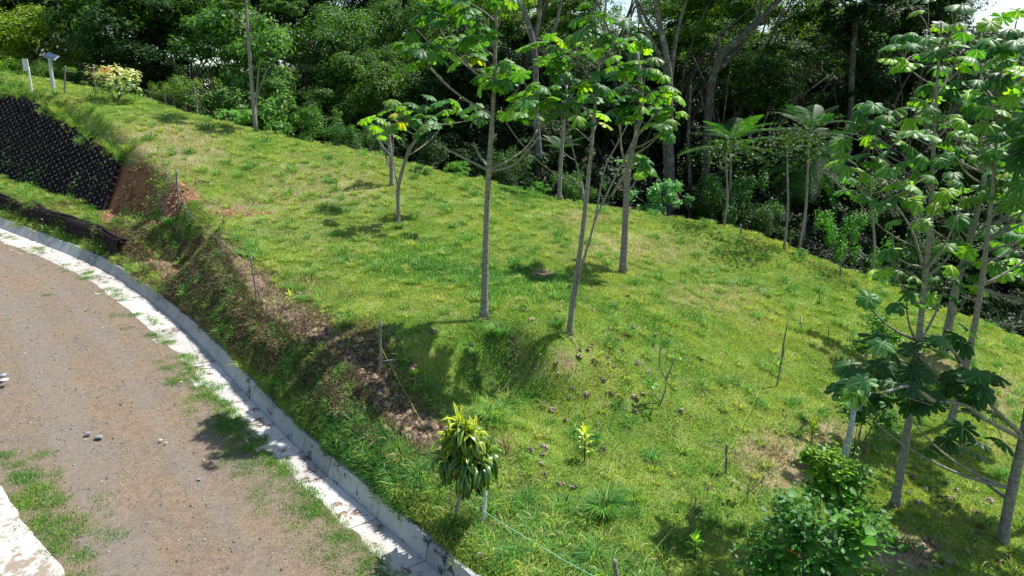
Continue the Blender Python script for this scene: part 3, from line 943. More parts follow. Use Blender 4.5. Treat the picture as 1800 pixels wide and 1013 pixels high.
def clods(name, col, cps, ts, n, label, seed):
    g = np.random.default_rng(seed)
    o = np.argsort(CR_PX); a, b = [float(np.interp(c, CR_PX[o], CS[o])) for c in cps]
    s = g.uniform(min(a, b), max(a, b), n); t = g.uniform(*ts, n)
    x, y = from_st(s, t); z = gz(x, y)
    mk = masks(x, y, z)
    k = g.random(n) < np.clip(mk['red'] + (mk['bare'] + mk['dark'] if name != 'red_clods' else 0), 0, 1)
    x, y, z = x[k], y[k], z[k]; n = len(x)
    r = np.clip(g.lognormal(-3.5, .55, n), .012, .13)
    d = g.normal(size=(10, 3)); 
    base = np.array([(1, 0, 0), (.3, .95, 0), (-.8, .6, 0), (-.8, -.6, 0), (.3, -.95, 0), (.1, .1, .75), (0, 0, -.4)])
    tr = np.array([(i, (i + 1) % 5, 5) for i in range(5)] + [((i + 1) % 5, i, 6) for i in range(5)])
    V = base[None] * r[:, None, None] * g.uniform(.6, 1.35, (n, 7, 1))
    an = g.uniform(0, 6.28, n); c, s_ = np.cos(an)[:, None], np.sin(an)[:, None]
    V = np.stack([V[:, :, 0] * c - V[:, :, 1] * s_ + x[:, None], V[:, :, 0] * s_ + V[:, :, 1] * c + y[:, None], V[:, :, 2] + z[:, None]], -1).reshape(-1, 3)
    T = (tr[None] + (np.arange(n) * 7)[:, None, None]).reshape(-1, 3)
    t_ = NT(name); hs = t_.n('ShaderNodeHueSaturation'); hs.inputs['Color'].default_value = (*col, 1)
    t_.l(t_.ramp(t_.geo('Random Per Island'), 0, 1, .4, 1.4), hs.inputs['Value'])
    tag(link(name, mesh_np(name, V, None, T, t_.done(t_.bsdf(hs.outputs[0], .95)), False)), label, kind='stuff')
clods('red_clods', (.28, .13, .075), (110, 262), (.8, 7), 26000, 'crumbled red soil clods in the gully beside the black wall', 301)
clods('brown_clods', (.19, .13, .09), (262, 740), (.2, 2.6), 12000, 'crumbled brown soil and litter on the cut bank above the drain', 302)

# ------------------------------------------------------------------ geocell wall
def geocell():
    g = np.random.default_rng(12)
    root_p = hit(100, 330)
    root = empty('geocell_wall', root_p, 'black plastic honeycomb retaining wall on the cut slope at left', 'retaining wall')
    # slope surface in (s,t): follow the terrain, strips run up slope
    def top_t(s):
        ts = np.linspace(2.2, 9, 120)
        x, y = from_st(np.full(120, s), ts)
        U = tps(x, y); cap = zroad(s) + .33 + cap_profile(np.full(120, s), ts)
        k = np.argmax(cap > U - .05)
        return ts[k] if (cap > U).any() else 9
    s0 = float(np.interp(-190, -CR_PX[::1], CS)) if False else None
    # arc length at which the wall ends on the right (photo column ~188)
    o = np.argsort(CR_PX)
    s_end = float(np.interp(188, CR_PX[o], CS[o]))
    pitch = .30
    WE = []
    k = 0
    S0 = s_end - 0.2
    base_off = np.array(root_p)
    cols = int((SMAX - 1 - S0) / pitch)
    def surf(s, t, off):
        x, y = from_st(s, t)
        z = height(np.array([x]), np.array([y]), False)[0]
        z = max(z, zroad(s) + .33 + float(cap_profile(np.array([s]), np.array([t]))[0]) - .12)
        return np.array([float(x), float(y), float(z)]) + off
    for c in range(cols):
        s = S0 + c * pitch
        tt = top_t(s) + .02
        q_ = np.linspace(2.15, tt, 40); xq, yq = from_st(np.full(40, s), q_)
        pxq, pyq, _ = project(xq, yq, zroad(s) + .33 + cap_profile(np.full(40, s), q_))
        okq = (pxq < np.interp(pyq, [270, 285, 400], [222, 216, 172])) & (pyq > wall_top_py(pxq) + 4 * np.sin(s * 3))
        if okq.sum() < 6: continue
        tt = float(q_[okq].max())
        n = int((tt - 2.15) / .014) + 1
        n = min(n, 300)
        ts = np.linspace(2.15, tt, n)
        xs, ys = from_st(np.full(n, s), ts)
        cap = zroad(s) + .33 + cap_profile(np.full(n, s), ts)
        nx_, ny_ = [float(np.interp(s, CS, nrm2[:, q])) for q in (0, 1)]
        # wave along the slope, alternate phase; welds touch neighbours
        slope_len = (ts - ts[0]) / cos(R(62))
        amp = pitch * .5
        ph = pi * (c % 2)
        w = amp * np.cos(slope_len / .16 * pi + ph) * .97
        sag = .10 * np.sin(s * .55 + slope_len * .5) + .03 * fbm(ts * 2, ts * 0 + c * .3, 77)
        ss = s + w + sag
        x0, y0 = from_st(ss, ts)
        up = np.array([-nx_ * sin(R(62)), -ny_ * sin(R(62)), cos(R(62))])
        bot = np.stack([x0, y0, cap], 1) + up * (-.05)
        top = np.stack([x0, y0, cap], 1) + up * .13
        top += up * (.012 * g.normal(size=(n, 1)))
        V = np.concatenate([bot, top]) - base_off
        Q = [(i, i + 1, n + i + 1, n + i) for i in range(n - 1)]
        me = mesh_np('cell_strip', V, Q, None, M['geocell'], True)
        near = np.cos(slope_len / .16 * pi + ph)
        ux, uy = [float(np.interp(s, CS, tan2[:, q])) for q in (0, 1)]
        for i in range(1, n - 1):  # small pale quads on the weld tops: painted glints
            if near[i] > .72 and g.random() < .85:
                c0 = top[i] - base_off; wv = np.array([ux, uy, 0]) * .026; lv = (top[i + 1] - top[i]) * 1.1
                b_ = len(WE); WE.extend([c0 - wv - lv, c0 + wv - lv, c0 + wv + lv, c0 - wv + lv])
        link('cell_strip', me, root)
    WEa = np.array(WE); we = link('painted_weld_glints', mesh_np('painted_weld_glints', WEa, np.arange(len(WEa)).reshape(-1, 4), None, M['weld_glint'], False), root); we['kind'] = 'stuff'
    # dark fill behind the cells
    ss = np.arange(S0 - .1, SMAX - 1, .25)
    V = []; 
    m = 14
    for s in ss:
        tt = top_t(s)
        q_ = np.linspace(2.15, tt, 40); xq, yq = from_st(np.full(40, s), q_)
        pxq, pyq, _ = project(xq, yq, zroad(s) + .33 + cap_profile(np.full(40, s), q_))
        okq = (pxq < np.interp(pyq, [270, 285, 400], [222, 216, 172])) & (pyq > wall_top_py(pxq))
        tt = float(q_[okq].max()) if okq.any() else 2.2
        for q in np.linspace(2.1, tt, m):
            x, y = from_st(s, q); z = zroad(s) + .33 + cap_profile(np.array([s]), np.array([q]))[0]
            V.append((float(x) - float(np.interp(s, CS, nrm2[:, 0])) * .06, float(y) - float(np.interp(s, CS, nrm2[:, 1])) * .06, float(z) + .02))
    V = np.array(V) - base_off
    Q = [(i * m + j, i * m + m + j, i * m + m + j + 1, i * m + j + 1) for i in range(len(ss) - 1) for j in range(m - 1)]
    link('fill_sheet', mesh_np('fill_sheet', V, Q, None, M['geotextile'], True), root)
    ss = np.arange(s_end - .4, SMAX - 1, .12); V = []
    for s in ss:
        for tq, zq in ((.30, .20), (.33, .38), (.36, .58), (.46, .82), (.62, .88)):
            tq2 = tq + .05 * sin(s * 1.9) + .03 * g.normal()
            x, y = from_st(s, tq2); V.append((float(x), float(y), float(zroad(s)) + .33 + zq + .02 * g.normal()))
    V = np.array(V) - base_off
    Q = [(i * 5 + j, i * 5 + 5 + j, i * 5 + 6 + j, i * 5 + 1 + j) for i in range(len(ss) - 1) for j in range(4)]
    link('toe_liner', mesh_np('toe_liner', V, Q, None, M['geotextile'], True), root)
    # low black roll kerb in front of the terrace
    mb = MB()
    ss = np.arange(s_end - .6, SMAX - 1, .3)
    for dy in (0, .09):
        pts = []
        for s in ss:
            x, y = from_st(s, .62 + .12 * sin(s * 1.3) - dy)
            pts.append((float(x), float(y), float(zroad(s)) + .33 + .86 - dy * 1.2 + .04 * sin(s * 2.1)))
        mb.tube(np.array(pts) - base_off, .075, 8)
    link('kerb_roll', mb.mesh('kerb_roll', M['geotextile']), root)
geocell()
def brink():
    g = np.random.default_rng(55); P = []
    o = np.argsort(CR_PX); s_end = float(np.interp(178, CR_PX[o], CS[o]))
    while len(P) < 300:
        px = g.uniform(-60, 222); py = wall_top_py(px) + g.normal() * 6 - 2 + (12 if 60 < px < 200 else 0) * g.random() ** 2
        p = hit(px, py, 24, 50); P.append(p)
    P = np.array(P); n = len(P)
    rot = np.stack([g.uniform(.2, 1.0, n), g.normal(size=n) * .3, g.uniform(-.6, .6, n)], 1)
    scatter('brink_grass', P, g.choice([4, 0, 7, 1], n, p=[.4, .25, .15, .2]), g.uniform(.6, 1.5, n), rot, 'long yellow-green grass hanging over the top edge of the black wall')
brink()

# ================================================================== broad-leaved pioneer trees (large lobed leaves)
def pioneer_leaf(seed, nl=9, droop=.45, curl=.28, rad=1.0):
    g = np.random.default_rng(seed)
    V = [(0, 0, .03)]; T = []; Q = []; rib = [1.0]
    fr = [.12, .30, .50, .70, .88, 1.0]; wd = [.040, .12, .175, .215, .175, .04]
    for i in range(nl):
        a = (i - (nl - 1) / 2) / nl * 2 * pi * .93 + g.normal() * .05
        L = rad * (.74 + .26 * cos(a / 2)) * g.uniform(.9, 1.08)
        dr = droop * g.uniform(.6, 1.4)
        ca, sa = cos(a), sin(a)
        tw = g.normal() * .06
        prev = None
        for f, w in zip(fr, wd):
            r = f * L; w = w * L * (9 / nl)
            z = .10 * r - dr * r ** 2.0
            b = len(V)
            for sgn in (-1, 0, 1):
                x = r * ca - sgn * w * sa; y = r * sa + sgn * w * ca
                V.append((x * (1 - .25 * dr * f), y * (1 - .25 * dr * f), z - abs(sgn) * curl * w * (1 + f) + sgn * tw * w * 3 + (.03 if sgn == 0 else 0) * (1 - f)))
                rib.append(1.0 if sgn == 0 else (.3 if f < .2 else 0.0))
            if prev is None:
                T += [(0, b, b + 1), (0, b + 1, b + 2)]
            else:
                Q += [(prev, b, b + 1, prev + 1), (prev + 1, b + 1, b + 2, prev + 2)]
            prev = b
    return mesh_np('lobed_leaf', V, Q, T, M['cecropia'], True, {'rib': rib})
LEAF = [pioneer_leaf(100 + i, nl, dr, cu) for i, (nl, dr, cu) in enumerate([(9, .34, .28), (8, .48, .35), (9, .62, .35), (8, .22, .2), (9, .42, .4), (7, .3, .25)])]
DRY = []
for i in range(4):
    me = pioneer_leaf(200 + i, 8, 1.5, 1.2); me.materials.clear(); me.materials.append(M['dry_leaf'])
    co = np.zeros(len(me.vertices) * 3, np.float32); me.vertices.foreach_get('co', co); co = co.reshape(-1, 3)
    rr = np.hypot(co[:, 0], co[:, 1])
    k = 1 / (1 + .7 * rr); co[:, 0] *= k; co[:, 1] *= k
    co[:, 2] = co[:, 2] * .24 + .15
    co += np.random.default_rng(i).normal(0, .09, co.shape)
    me.vertices.foreach_set('co', co.ravel()); me.update()
    me.name = 'dried_leaf'; DRY.append(me)

def euler_from_up(up, spin):
    from mathutils import Vector, Quaternion
    q = Vector((0, 0, 1)).rotation_difference(Vector(up))
    q = q @ Quaternion((0, 0, 1), spin)
    return q.to_euler()

def pioneer_tree(name, label, stems, leaves, leaf_r, Y0, spread=1.1, cl_px=None, seed=1, group=None, trunk_r=.09, extra=0, tips=()):
    """stems: list of polylines [(px,py,dY), ...] first point of the first = base; leaves: [(px,py,yellow)]"""
    g = np.random.default_rng(seed)
    base = hit(*stems[0][0][:2]) if Y0 is None else None
    if base is None:
        p = atY(stems[0][0][0], stems[0][0][1], Y0); base = np.array([p[0], p[1], gz(p[0], p[1])])
        if stems[0][0][1] < 1013 and abs(p[2] - base[2]) > .5: print(name, 'base off', p[2] - base[2])
    Y = base[1]
    root = empty(name, base, label, 'tree', group)
    S3 = []
    for st in stems:
        pts = [atY(a, b, Y + dy) for a, b, dy in st]
        if st is stems[0]: pts[0] = base - np.array([0, 0, .1])
        S3.append(smooth_path(pts, 5))
    total = sum(np.linalg.norm(np.diff(S3[0], axis=0), axis=1))
    samples = []
    for k, P in enumerate(S3):
        L = np.concatenate([[0], np.cumsum(np.linalg.norm(np.diff(P, axis=0), axis=1))])
        zrel = (P[:, 2] - base[2])
        rad = trunk_r * np.clip(1.0 - .085 * zrel, .22, 1.0)
        if k > 0: rad = rad * .52 * np.interp(L, [0, L[-1]], [1, .6])
        if k == 0:
            rad[0] *= 1.45; rad[1] *= 1.12
        mb = MB(); mb.tube(P - base, rad, 10, wob=.04)
        link('trunk' if k == 0 else 'limb', mb.mesh('trunk', M['bark']), root)
        for p, r in zip(P, rad): samples.append((*p, r, k))
    samples = np.array(samples)
    dep = base[1]
    cl = cl_px or .62 * FPX / dep
    todo = list(leaves)
    nl = 0
    while todo:
        i0 = g.integers(len(todo)); c = todo[i0]
        grp = [q for q in todo if math.hypot(q[0] - c[0], q[1] - c[1]) < cl][:11]
        for q in grp: todo.remove(q)
        cx = sum(q[0] for q in grp) / len(grp); cy = sum(q[1] for q in grp) / len(grp)
        dY = float(np.clip(g.normal() * spread * .6, -spread, spread))
        m = atY(cx, cy, Y + dY)
        node = m + np.array([0, 0, -.20])
        zb = base[2]
        cand = samples[(samples[:, 2] < node[2] - .15) & (samples[:, 2] > zb + (1.0 if node[2] > zb + 2.4 else .4))]
        if len(cand) == 0: cand = samples
        hd = np.hypot(cand[:, 0] - node[0], cand[:, 1] - node[1])
        sc = np.abs(node[2] - cand[:, 2] - .75 * hd) + .55 * hd
        j = int(np.argmin(sc)); at = cand[j, :3]; r0 = min(cand[j, 3] * .62, .035)
        d = node - at
        ctrl1 = at + np.array([d[0] * .62, d[1] * .62, d[2] * .28])
        tt = np.linspace(0, 1, 9)[:, None]
        C = (1 - tt) ** 2 * at + 2 * tt * (1 - tt) * ctrl1 + tt ** 2 * node
        mb = MB(); mb.tube(C - base, np.linspace(r0, .014, 9), 6)
        out = []
        for q in grp:
            out.append((atY(q[0], q[1], Y + dY + g.normal() * .28), q[2]))
        for e in range(extra):
            a = g.random() * 2 * pi
            out.append((node + np.array([cos(a) * .4, abs(sin(a)) * .5 + .1, g.uniform(-.05, .4)]), 0))
        for p, yl in out:
            h = p - node; hl = math.hypot(h[0], h[1]) + 1e-6
            pc = node + np.array([h[0] * .5, h[1] * .5, h[2] * .5 + .10])
            t3 = np.linspace(0, 1, 5)[:, None]
            mb.tube(((1 - t3) ** 2 * node + 2 * t3 * (1 - t3) * pc + t3 ** 2 * p) - base, .007, 4, cap=False)
            tilt = g.uniform(.15, .6)
            up = np.array([h[0] / hl * tilt + g.normal() * .16, h[1] / hl * tilt + g.normal() * .16 - .10, 1.0]); up /= np.linalg.norm(up)
            li = LEAF[g.integers(len(LEAF))]
            rr = leaf_r * g.uniform(.82, 1.18)
            o = link('leaf', li, root, p - base, euler_from_up(up, math.atan2(h[1], h[0]) + g.normal() * .5), (rr, rr, rr * g.uniform(.8, 1.25)))
            v = g.uniform(.75, 1.3)
            if yl == 1: o.color = (4.2 * v, 2.6 * v, 1.0, 1)
            elif yl == 2: o.color = (6.5, 2.4, 1.0, 1)
            elif yl == 3: o.color = (3.4, 2.2, 3.2, 1)
            else:
                w = g.random()
                if w > .9 and nl % 2: w = 1.15  # backlight painted into some leaves as a yellow tint
                if name == 'pioneer_tree' and leaf_r == .31: v *= .72; w *= .5
                o.color = (v * (1 + 2.2 * w ** 3), v * (1 + .9 * w ** 3), v, 1)
            nl += 1
        link('branch', mb.mesh('branch', M['bark']), root)
    print(name, 'leaves', nl)
    return root

def LV(s):
    out = []
    for w in s.split():
        y = 0
        if w[-1] in 'yog': y = {'y': 1, 'o': 2, 'g': 3}[w[-1]]; w = w[:-1]
        a, b = w.split(','); out.append((float(a), float(b), y))
    return out

T1 = LV('742,5 752,14 769,5 770,38 787,28 807,12 812,2 830,22 847,45 860,50 822,15 760,22 778,18 838,30 730,77 750,80 760,94 749,101y 775,82 782,70 800,65 802,82 820,75 823,66 835,92 842,96 802,110y 835,103o 727,112y 772,102 740,90 790,95y 812,100 852,122 850,147y 880,120 893,124 887,142y 848,132 765,-10 790,-18 820,-15 870,-20 900,-10 745,-12 725,62 716,84 858,60 885,108 900,135 872,150y')
T2 = LV('922,84 947,74 967,62 977,82 987,72 905,127 915,130 1022,54 1007,62 1025,74 1047,57 1042,40 1032,29 1045,22 1050,87y 1035,97 1020,94 1075,62 1086,29 1097,34 1087,77 1060,57 965,112 985,112 1002,117 980,132 1000,137 932,149 954,152 920,162y 935,169 910,177 977,162 967,172 927,177 942,177 912,199 947,194 985,182 1010,184 1002,199 967,202 1032,194 1035,217 1020,169 1025,152 1045,172 1055,149 1060,152 1035,142 1050,127 1072,174 895,145 902,190 930,190 960,185 995,160 1015,205 1060,202y 1064,219o 940,205 980,195 1000,172 890,200y 1040,-10 1060,-20 1030,5')
T3 = LV('1105,67 1130,62 1137,69 1122,77y 1135,84y 1095,117 1122,107 1117,97 1135,124 1075,127 1150,102 1167,134y 1150,129 1092,152 1130,149 1170,152 1182,154 1192,169y 1115,142 1145,174 1160,172 1177,187 1197,197y 1105,187 1125,187 1142,194 1165,219 1180,212y 1177,234 1117,205y 1140,219y 1095,170 1110,165 1130,170 1150,190 1160,200 1085,195 1100,210 1118,283 1106,291y 1130,289 1142,297y 1125,305y 1112,275 1135,280 1075,100y 1100,130y 1120,122')
T4 = LV('690,177 702,187 667,209y 687,224 696,201o 712,194 722,182 740,187 737,202 754,169 750,187 745,222 765,217 770,182 780,179 790,209 785,194 807,189 812,199 837,184 842,207 850,197 757,204 732,234 650,206y 660,222y 706,215o 720,205 728,212 800,178 820,192 830,202 700,240y 676,195 770,200 640,210y')
T7 = LV('1652,44 1660,42 1680,42 1582,62 1605,59 1597,66 1567,79 1577,82 1602,79 1565,104 1585,102y 1640,92 1625,97 1659,67 1672,74 1692,57 1687,79 1685,102 1707,102 1695,117y 1652,117 1612,112 1587,114y 1627,67 1620,152 1642,149 1685,142 1675,157 1657,152y 1620,177 1642,174y 1685,172 1520,182 1535,184 1512,194 1557,192 1615,192 1635,192 1575,194 1647,204 1675,202 1692,212y 1497,217 1510,214 1540,219 1550,217 1642,219 1630,239 1662,252 1527,239y 1565,234 1585,249y 1470,244 1480,249 1602,232 1467,285y 1480,270 1485,292 1512,272 1532,287 1512,300y 1525,312y 1490,312 1485,335 1547,280 1562,297 1565,325y 1585,320y 1600,327g 1510,345y 1525,347 1550,360 1577,347 1610,355y 1637,310 1622,307 1675,305 1667,335 1657,340y 1670,362y 1687,320 1645,362 1567,390 1620,390 1577,437y 1560,440 1597,442 1680,435 1662,430 1537,475 1582,477 1557,477y 1642,490 1682,492 1672,470 1607,487 1592,502 1535,518 1525,524 1577,535 1605,513 1610,535 1645,535 1635,520y 1675,523 1630,-5 1660,-15 1690,10 1610,20 1600,260 1560,265 1545,250 1590,285 1620,275 1650,280 1530,212 1560,205 1598,210y')
T9 = LV('1750,84 1770,114 1792,117y 1745,109y 1737,69 1775,52 1795,84 1767,134 1792,152y 1780,155y 1702,162y 1740,142 1720,142 1747,149 1705,182 1715,194 1735,189 1770,199 1790,192 1710,227 1735,219 1757,239 1795,222 1720,90 1730,120 1755,170 1725,170 1770,80 1790,20 1760,30 1740,40')
T10 = LV('1725,332 1700,350 1772,305 1755,315y 1775,277y 1755,347y 1772,365 1795,342 1792,372y 1697,440y 1690,425y 1732,460 1750,465 1770,440 1755,425 1775,410 1792,397 1797,482 1717,485 1700,513 1740,400 1725,415 1745,290 1715,275 1790,300 1740,260 1780,250 1765,480 1785,455')
T8 = LV('1658,596g 1693,603 1648,616g 1683,590 1550,603g 1545,631y 1610,628 1597,640 1493,668g 1520,670g 1535,693 1580,668 1590,684 1618,678 1613,698 1670,658 1671,675 1713,658 1733,668 1711,723 1751,726 1691,743g 1490,682 1560,660 1570,705 1510,652 1640,690 1600,712 1665,772 1722,779 1762,777 1530,600 1505,690y 1725,682')

gx_ = np.random.default_rng(71)
T8X = [(gx_.uniform(1815, 2080), gx_.uniform(60, 520), 0) for i in range(190)]
jl_ = np.random.default_rng(72)
T8 = T8 + [(a + jl_.normal() * 16, b + jl_.normal() * 14, 0) for a, b, _ in T8 if b > 590 and a < 1740]
T10X = [(gx_.uniform(1600, 1800), gx_.uniform(200, 430), 0) for i in range(26)]
T9X = [(gx_.uniform(1735, 1985), gx_.uniform(60, 360), 0) for i in range(120)]
pioneer_tree('pioneer_tree', 'tall slender tree with straight grey trunk and drooping lobed leaves in mid slope',
    [[(851, 562, 0), (853, 460, 0), (858, 320, 0), (866, 200, 0), (871, 80, 0), (874, -40, 0)],
     [(859, 300, 0), (835, 288, -.2), (800, 270, -.4), (772, 256, -.6)], [(860, 298, 0), (890, 285, .2), (925, 260, .4), (945, 228, .5)],
     [(859, 302, 0), (900, 292, -.4), (930, 262, -.7), (948, 240, -.8)], [(869, 150, 0), (850, 128, -.3), (825, 118, -.5), (812, 98, -.5)], [(858, 295, 0), (842, 272, .3), (832, 250, .4)],
     [(873, 40, 0), (850, 20, .3), (820, 2, .4)], [(868, 100, 0), (845, 80, .3), (828, 52, .4)]],
    T1, .32, None, 1.0, seed=3, trunk_r=.10, extra=3)
pioneer_tree('pioneer_tree', 'tree with two slim stems from one foot and a wide leafy crown by the mound',
    [[(1000, 590, 0), (1008, 520, 0), (1020, 440, 0), (1029, 362, 0), (1040, 255, 0), (1052, 120, 0), (1064, 20, 0), (1066, -40, 0)],
     [(1003, 560, 0), (1020, 480, -.1), (1045, 390, -.2), (1062, 300, -.3), (1086, 252, -.4), (1105, 215, -.4)],
     [(1045, 388, -.2), (1070, 335, -.3), (1095, 285, -.4), (1120, 230, -.4)],
     [(1028, 362, 0), (1022, 320, .2), (1010, 275, .3), (1002, 240, .4)], [(1040, 250, 0), (1010, 225, .1), (975, 212, .3), (945, 225, .4)],
     [(1050, 120, 0), (1000, 90, .2), (965, 92, .4), (905, 146, .4)], [(1052, 110, 0), (1080, 95, -.3), (1100, 62, -.4)]],
    T2, .295, None, 1.3, seed=4, trunk_r=.075, extra=3)
pioneer_tree('pioneer_tree', 'single grey trunk forking high, standing alone on the bright grass right of centre',
    [[(1095, 480, 0), (1099, 400, 0), (1104, 300, 0), (1118, 240, 0), (1128, 180, 0), (1120, 90, 0)],
     [(1104, 305, 0), (1092, 260, .2), (1090, 230, .3), (1080, 190, .4)], [(1118, 240, 0), (1140, 215, -.3), (1165, 190, -.4)],
     [(1075, 345, -2.2), (1090, 320, -2.6), (1108, 300, -2.8)]],
    T3, .385, None, 1.3, seed=5, trunk_r=.135, extra=2)
pioneer_tree('pioneer_tree', 'young forked sapling with thin stems and lobed leaves left of the tall central trunk',
    [[(700, 392, 0), (700, 360, 0), (700, 332, 0), (707, 300, 0), (718, 268, 0), (735, 240, 0), (750, 215, 0)],
     [(700, 332, 0), (694, 300, .2), (690, 270, .3), (692, 235, .4)], [(710, 290, 0), (722, 255, -.3), (760, 225, -.6), (810, 215, -.8)]],
    T4, .38, None, 1.5, seed=6, trunk_r=.085)
pioneer_tree('pioneer_tree', 'short thin sapling behind the forked one with few leaves near the crest',
    [[(688, 326, 0), (688, 290, 0), (685, 255, 0), (682, 215, 0)], [(688, 300, 0), (676, 270, .2), (665, 245, .3)]],
    LV('662,228y 672,240y 690,232 700,222 680,215 668,212'), .34, None, .8, seed=16, trunk_r=.10)
pioneer_tree('pioneer_tree', 'large tree at right with tall leaning trunk and dense sunlit lobed foliage',
    [[(1572, 890, 0), (1590, 790, 0), (1608, 660, 0), (1624, 510, 0), (1634, 400, 0), (1640, 280, 0), (1647, 150, 0), (1655, 40, 0)],
     [(1624, 475, 0), (1605, 410, .2), (1575, 360, .4), (1555, 325, .5)], [(1622, 480, 0), (1648, 450, -.2), (1675, 400, -.4), (1690, 345, -.5)],
     [(1640, 340, 0), (1612, 300, -.3), (1585, 270, -.5)], [(1643, 260, 0), (1590, 235, .3), (1540, 225, .4)], [(1625, 470, 0), (1600, 465, -.4), (1580, 455, -.6)],
     [(1646, 170, 0), (1670, 130, .2), (1690, 90, .3)]],
    T7, .235, None, .9, seed=7, trunk_r=.085)
pioneer_tree('pioneer_tree', 'thick grey trunk at the right edge with pale low limbs reaching left',
    [[(1762, 952, 0), (1775, 880, 0), (1800, 765, 0), (1830, 600, 0), (1850, 450, 0), (1880, 250, 0)],
     [(1800, 768, 0), (1745, 715, -.2), (1700, 650, -.3), (1672, 612, -.4)], [(1798, 772, 0), (1740, 742, -.5), (1695, 712, -.8), (1640, 706, -1.0)],
     [(1833, 590, 0), (1800, 530, .2), (1745, 515, .3), (1712, 500, .4)], [(1642, 706, -1.0), (1600, 680, -1.1), (1555, 690, -1.2)]],
    T8 + T8X, .31, None, .8, seed=8, trunk_r=.105, extra=0)
pioneer_tree('pioneer_tree', 'slender grey tree standing behind the big right tree, its crown at the upper right corner',
    [[(1670, 745, 0), (1685, 690, 0), (1702, 628, 0), (1722, 522, 0), (1735, 420, 0), (1748, 300, 0), (1755, 180, 0), (1765, 60, 0)],
     [(1702, 628, 0), (1680, 600, .2), (1665, 580, .3)], [(1745, 300, 0), (1720, 240, .3), (1712, 190, .4)], [(1740, 380, 0), (1775, 330, .3), (1790, 260, .4)]],
    T9 + T9X, .33, None, 1.3, seed=9, trunk_r=.10)
pioneer_tree('pioneer_tree', 'paler trunk on the shaded lower slope between the right-hand trees, yellowish leaves',
    [[(1657, 625, 0), (1668, 570, 0), (1682, 500, 0), (1706, 420, 0), (1725, 340, 0), (1740, 250, 0)],
     [(1706, 420, 0), (1740, 385, .3), (1775, 350, .5)], [(1690, 480, 0), (1730, 500, -.3), (1770, 470, -.5)]],
    T10 + T10X, .42, None, 1.6, seed=10, trunk_r=.15, extra=1)
pioneer_tree('pioneer_tree', 'thin bare-stemmed tree at the forest edge just left of the twin-stemmed tree',
    [[(983, 352, 0), (985, 300, 0), (990, 230, 0), (996, 150, 0)]], LV('975,150 990,140 1010,150 1000,128 985,165'), .4, None, 1.0, seed=20, trunk_r=.11)

pioneer_tree('pioneer_tree', 'tree added beyond the right edge for its shade, only outer leaves in view',
    [[(1880, 860, 0), (1885, 700, 0), (1895, 500, 0), (1905, 300, 0), (1915, 120, 0)], [(1890, 600, 0), (1860, 500, .3), (1850, 420, .5)], [(1893, 520, 0), (1940, 440, -.3), (1960, 360, -.4)]],
    [(gx_.uniform(1795, 2030), gx_.uniform(110, 480), 0) for i in range(130)], .33, 13.0, 1.3, seed=31, trunk_r=.10)  # added tree, mostly out of view, to dapple the lower right slope

# slim bare saplings behind right tree
for k, (a, b, c, d, lab) in enumerate([(1536, 480, 1532, 365, 'thin pale sapling stem in front of the dark forest left of the big right tree'),
                                       (1378, 440, 1384, 300, 'straight slim trunk at the dark forest edge, left one of a pair'),
                                       (1405, 436, 1420, 290, 'straight slim trunk at the dark forest edge, right one of a pair'),
                                       (1272, 400, 1277, 300, 'thin sapling stem rising from low shrubs at the forest edge')]):
    p = hit(a, b); root = empty('sapling', p, lab, 'tree')
    top = atY(c, d, p[1]); mid = (p + top) / 2 + np.array([.1, 0, 0])
    mb = MB(); mb.tube(smooth_path([p - p, mid - p, top - p, top - p + (top - mid) * .6], 4), [.07] + [.055] * 4 + [.045] * 4 + [.035] * 4, 7)
    link('trunk', mb.mesh('trunk', M['bark']), root)
    g = np.random.default_rng(300 + k)
    n = 500
    c3 = top - p + (top - mid) * .6
    pos = c3 + g.normal(size=(n, 3)) * np.array([.7, .7, .45])
    v, q = leaf_quads(pos, np.stack([g.normal(0, .5, n), g.normal(0, .5, n), np.ones(n)], 1), g.uniform(.12, .24, n), .5, g)
    link('crown', mesh_np('crown', v, q, None, M['forest']), root)

# ================================================================== forest
def crown_mesh(seed, n, lobes, size, aspect=.55, flat=.75, hole=.0, mat='forest', shell=.55, zsq=1.0):
    """unit crown: radius about 1, made of leaf clumps on the outside of several lobes"""
    g = np.random.default_rng(seed)
    L = []
    for i in range(lobes):
        while True:
            c = g.uniform(-1, 1, 3)
            if np.linalg.norm(c) < 1: break
        L.append((c * np.array([.84, .84, .78]), g.uniform(.15, .38)))
    P = []; Nn = []
    per = n // lobes
    for c, r in L:
        k = 14
        cl = g.normal(size=(k, 3)); cl /= np.linalg.norm(cl, axis=1)[:, None]; cl[:, 2] = np.abs(cl[:, 2]) * np.where(g.random(k) < .75, 1, -1)
        which = g.integers(0, k, per)
        d = cl[which] + g.normal(size=(per, 3)) * .33
        d /= np.linalg.norm(d, axis=1)[:, None]
        rr = r * (1 - shell * g.random(per) ** 2.2) * (1 + .22 * np.sin(which * 2.3))[...]
        p = c + d * rr[:, None] * np.array([1.1, 1.1, flat])
        P.append(p); Nn.append(d * .8 + np.array([0, 0, .7]) + g.normal(size=(per, 3)) * .45)
    P = np.concatenate(P); Nn = np.concatenate(Nn)
    P[:, 2] *= zsq
    v, q = leaf_quads(P, Nn, size * g.uniform(.6, 1.35, len(P)), aspect, g)
    return mesh_np('crown', v, q, None, M[mat], False)

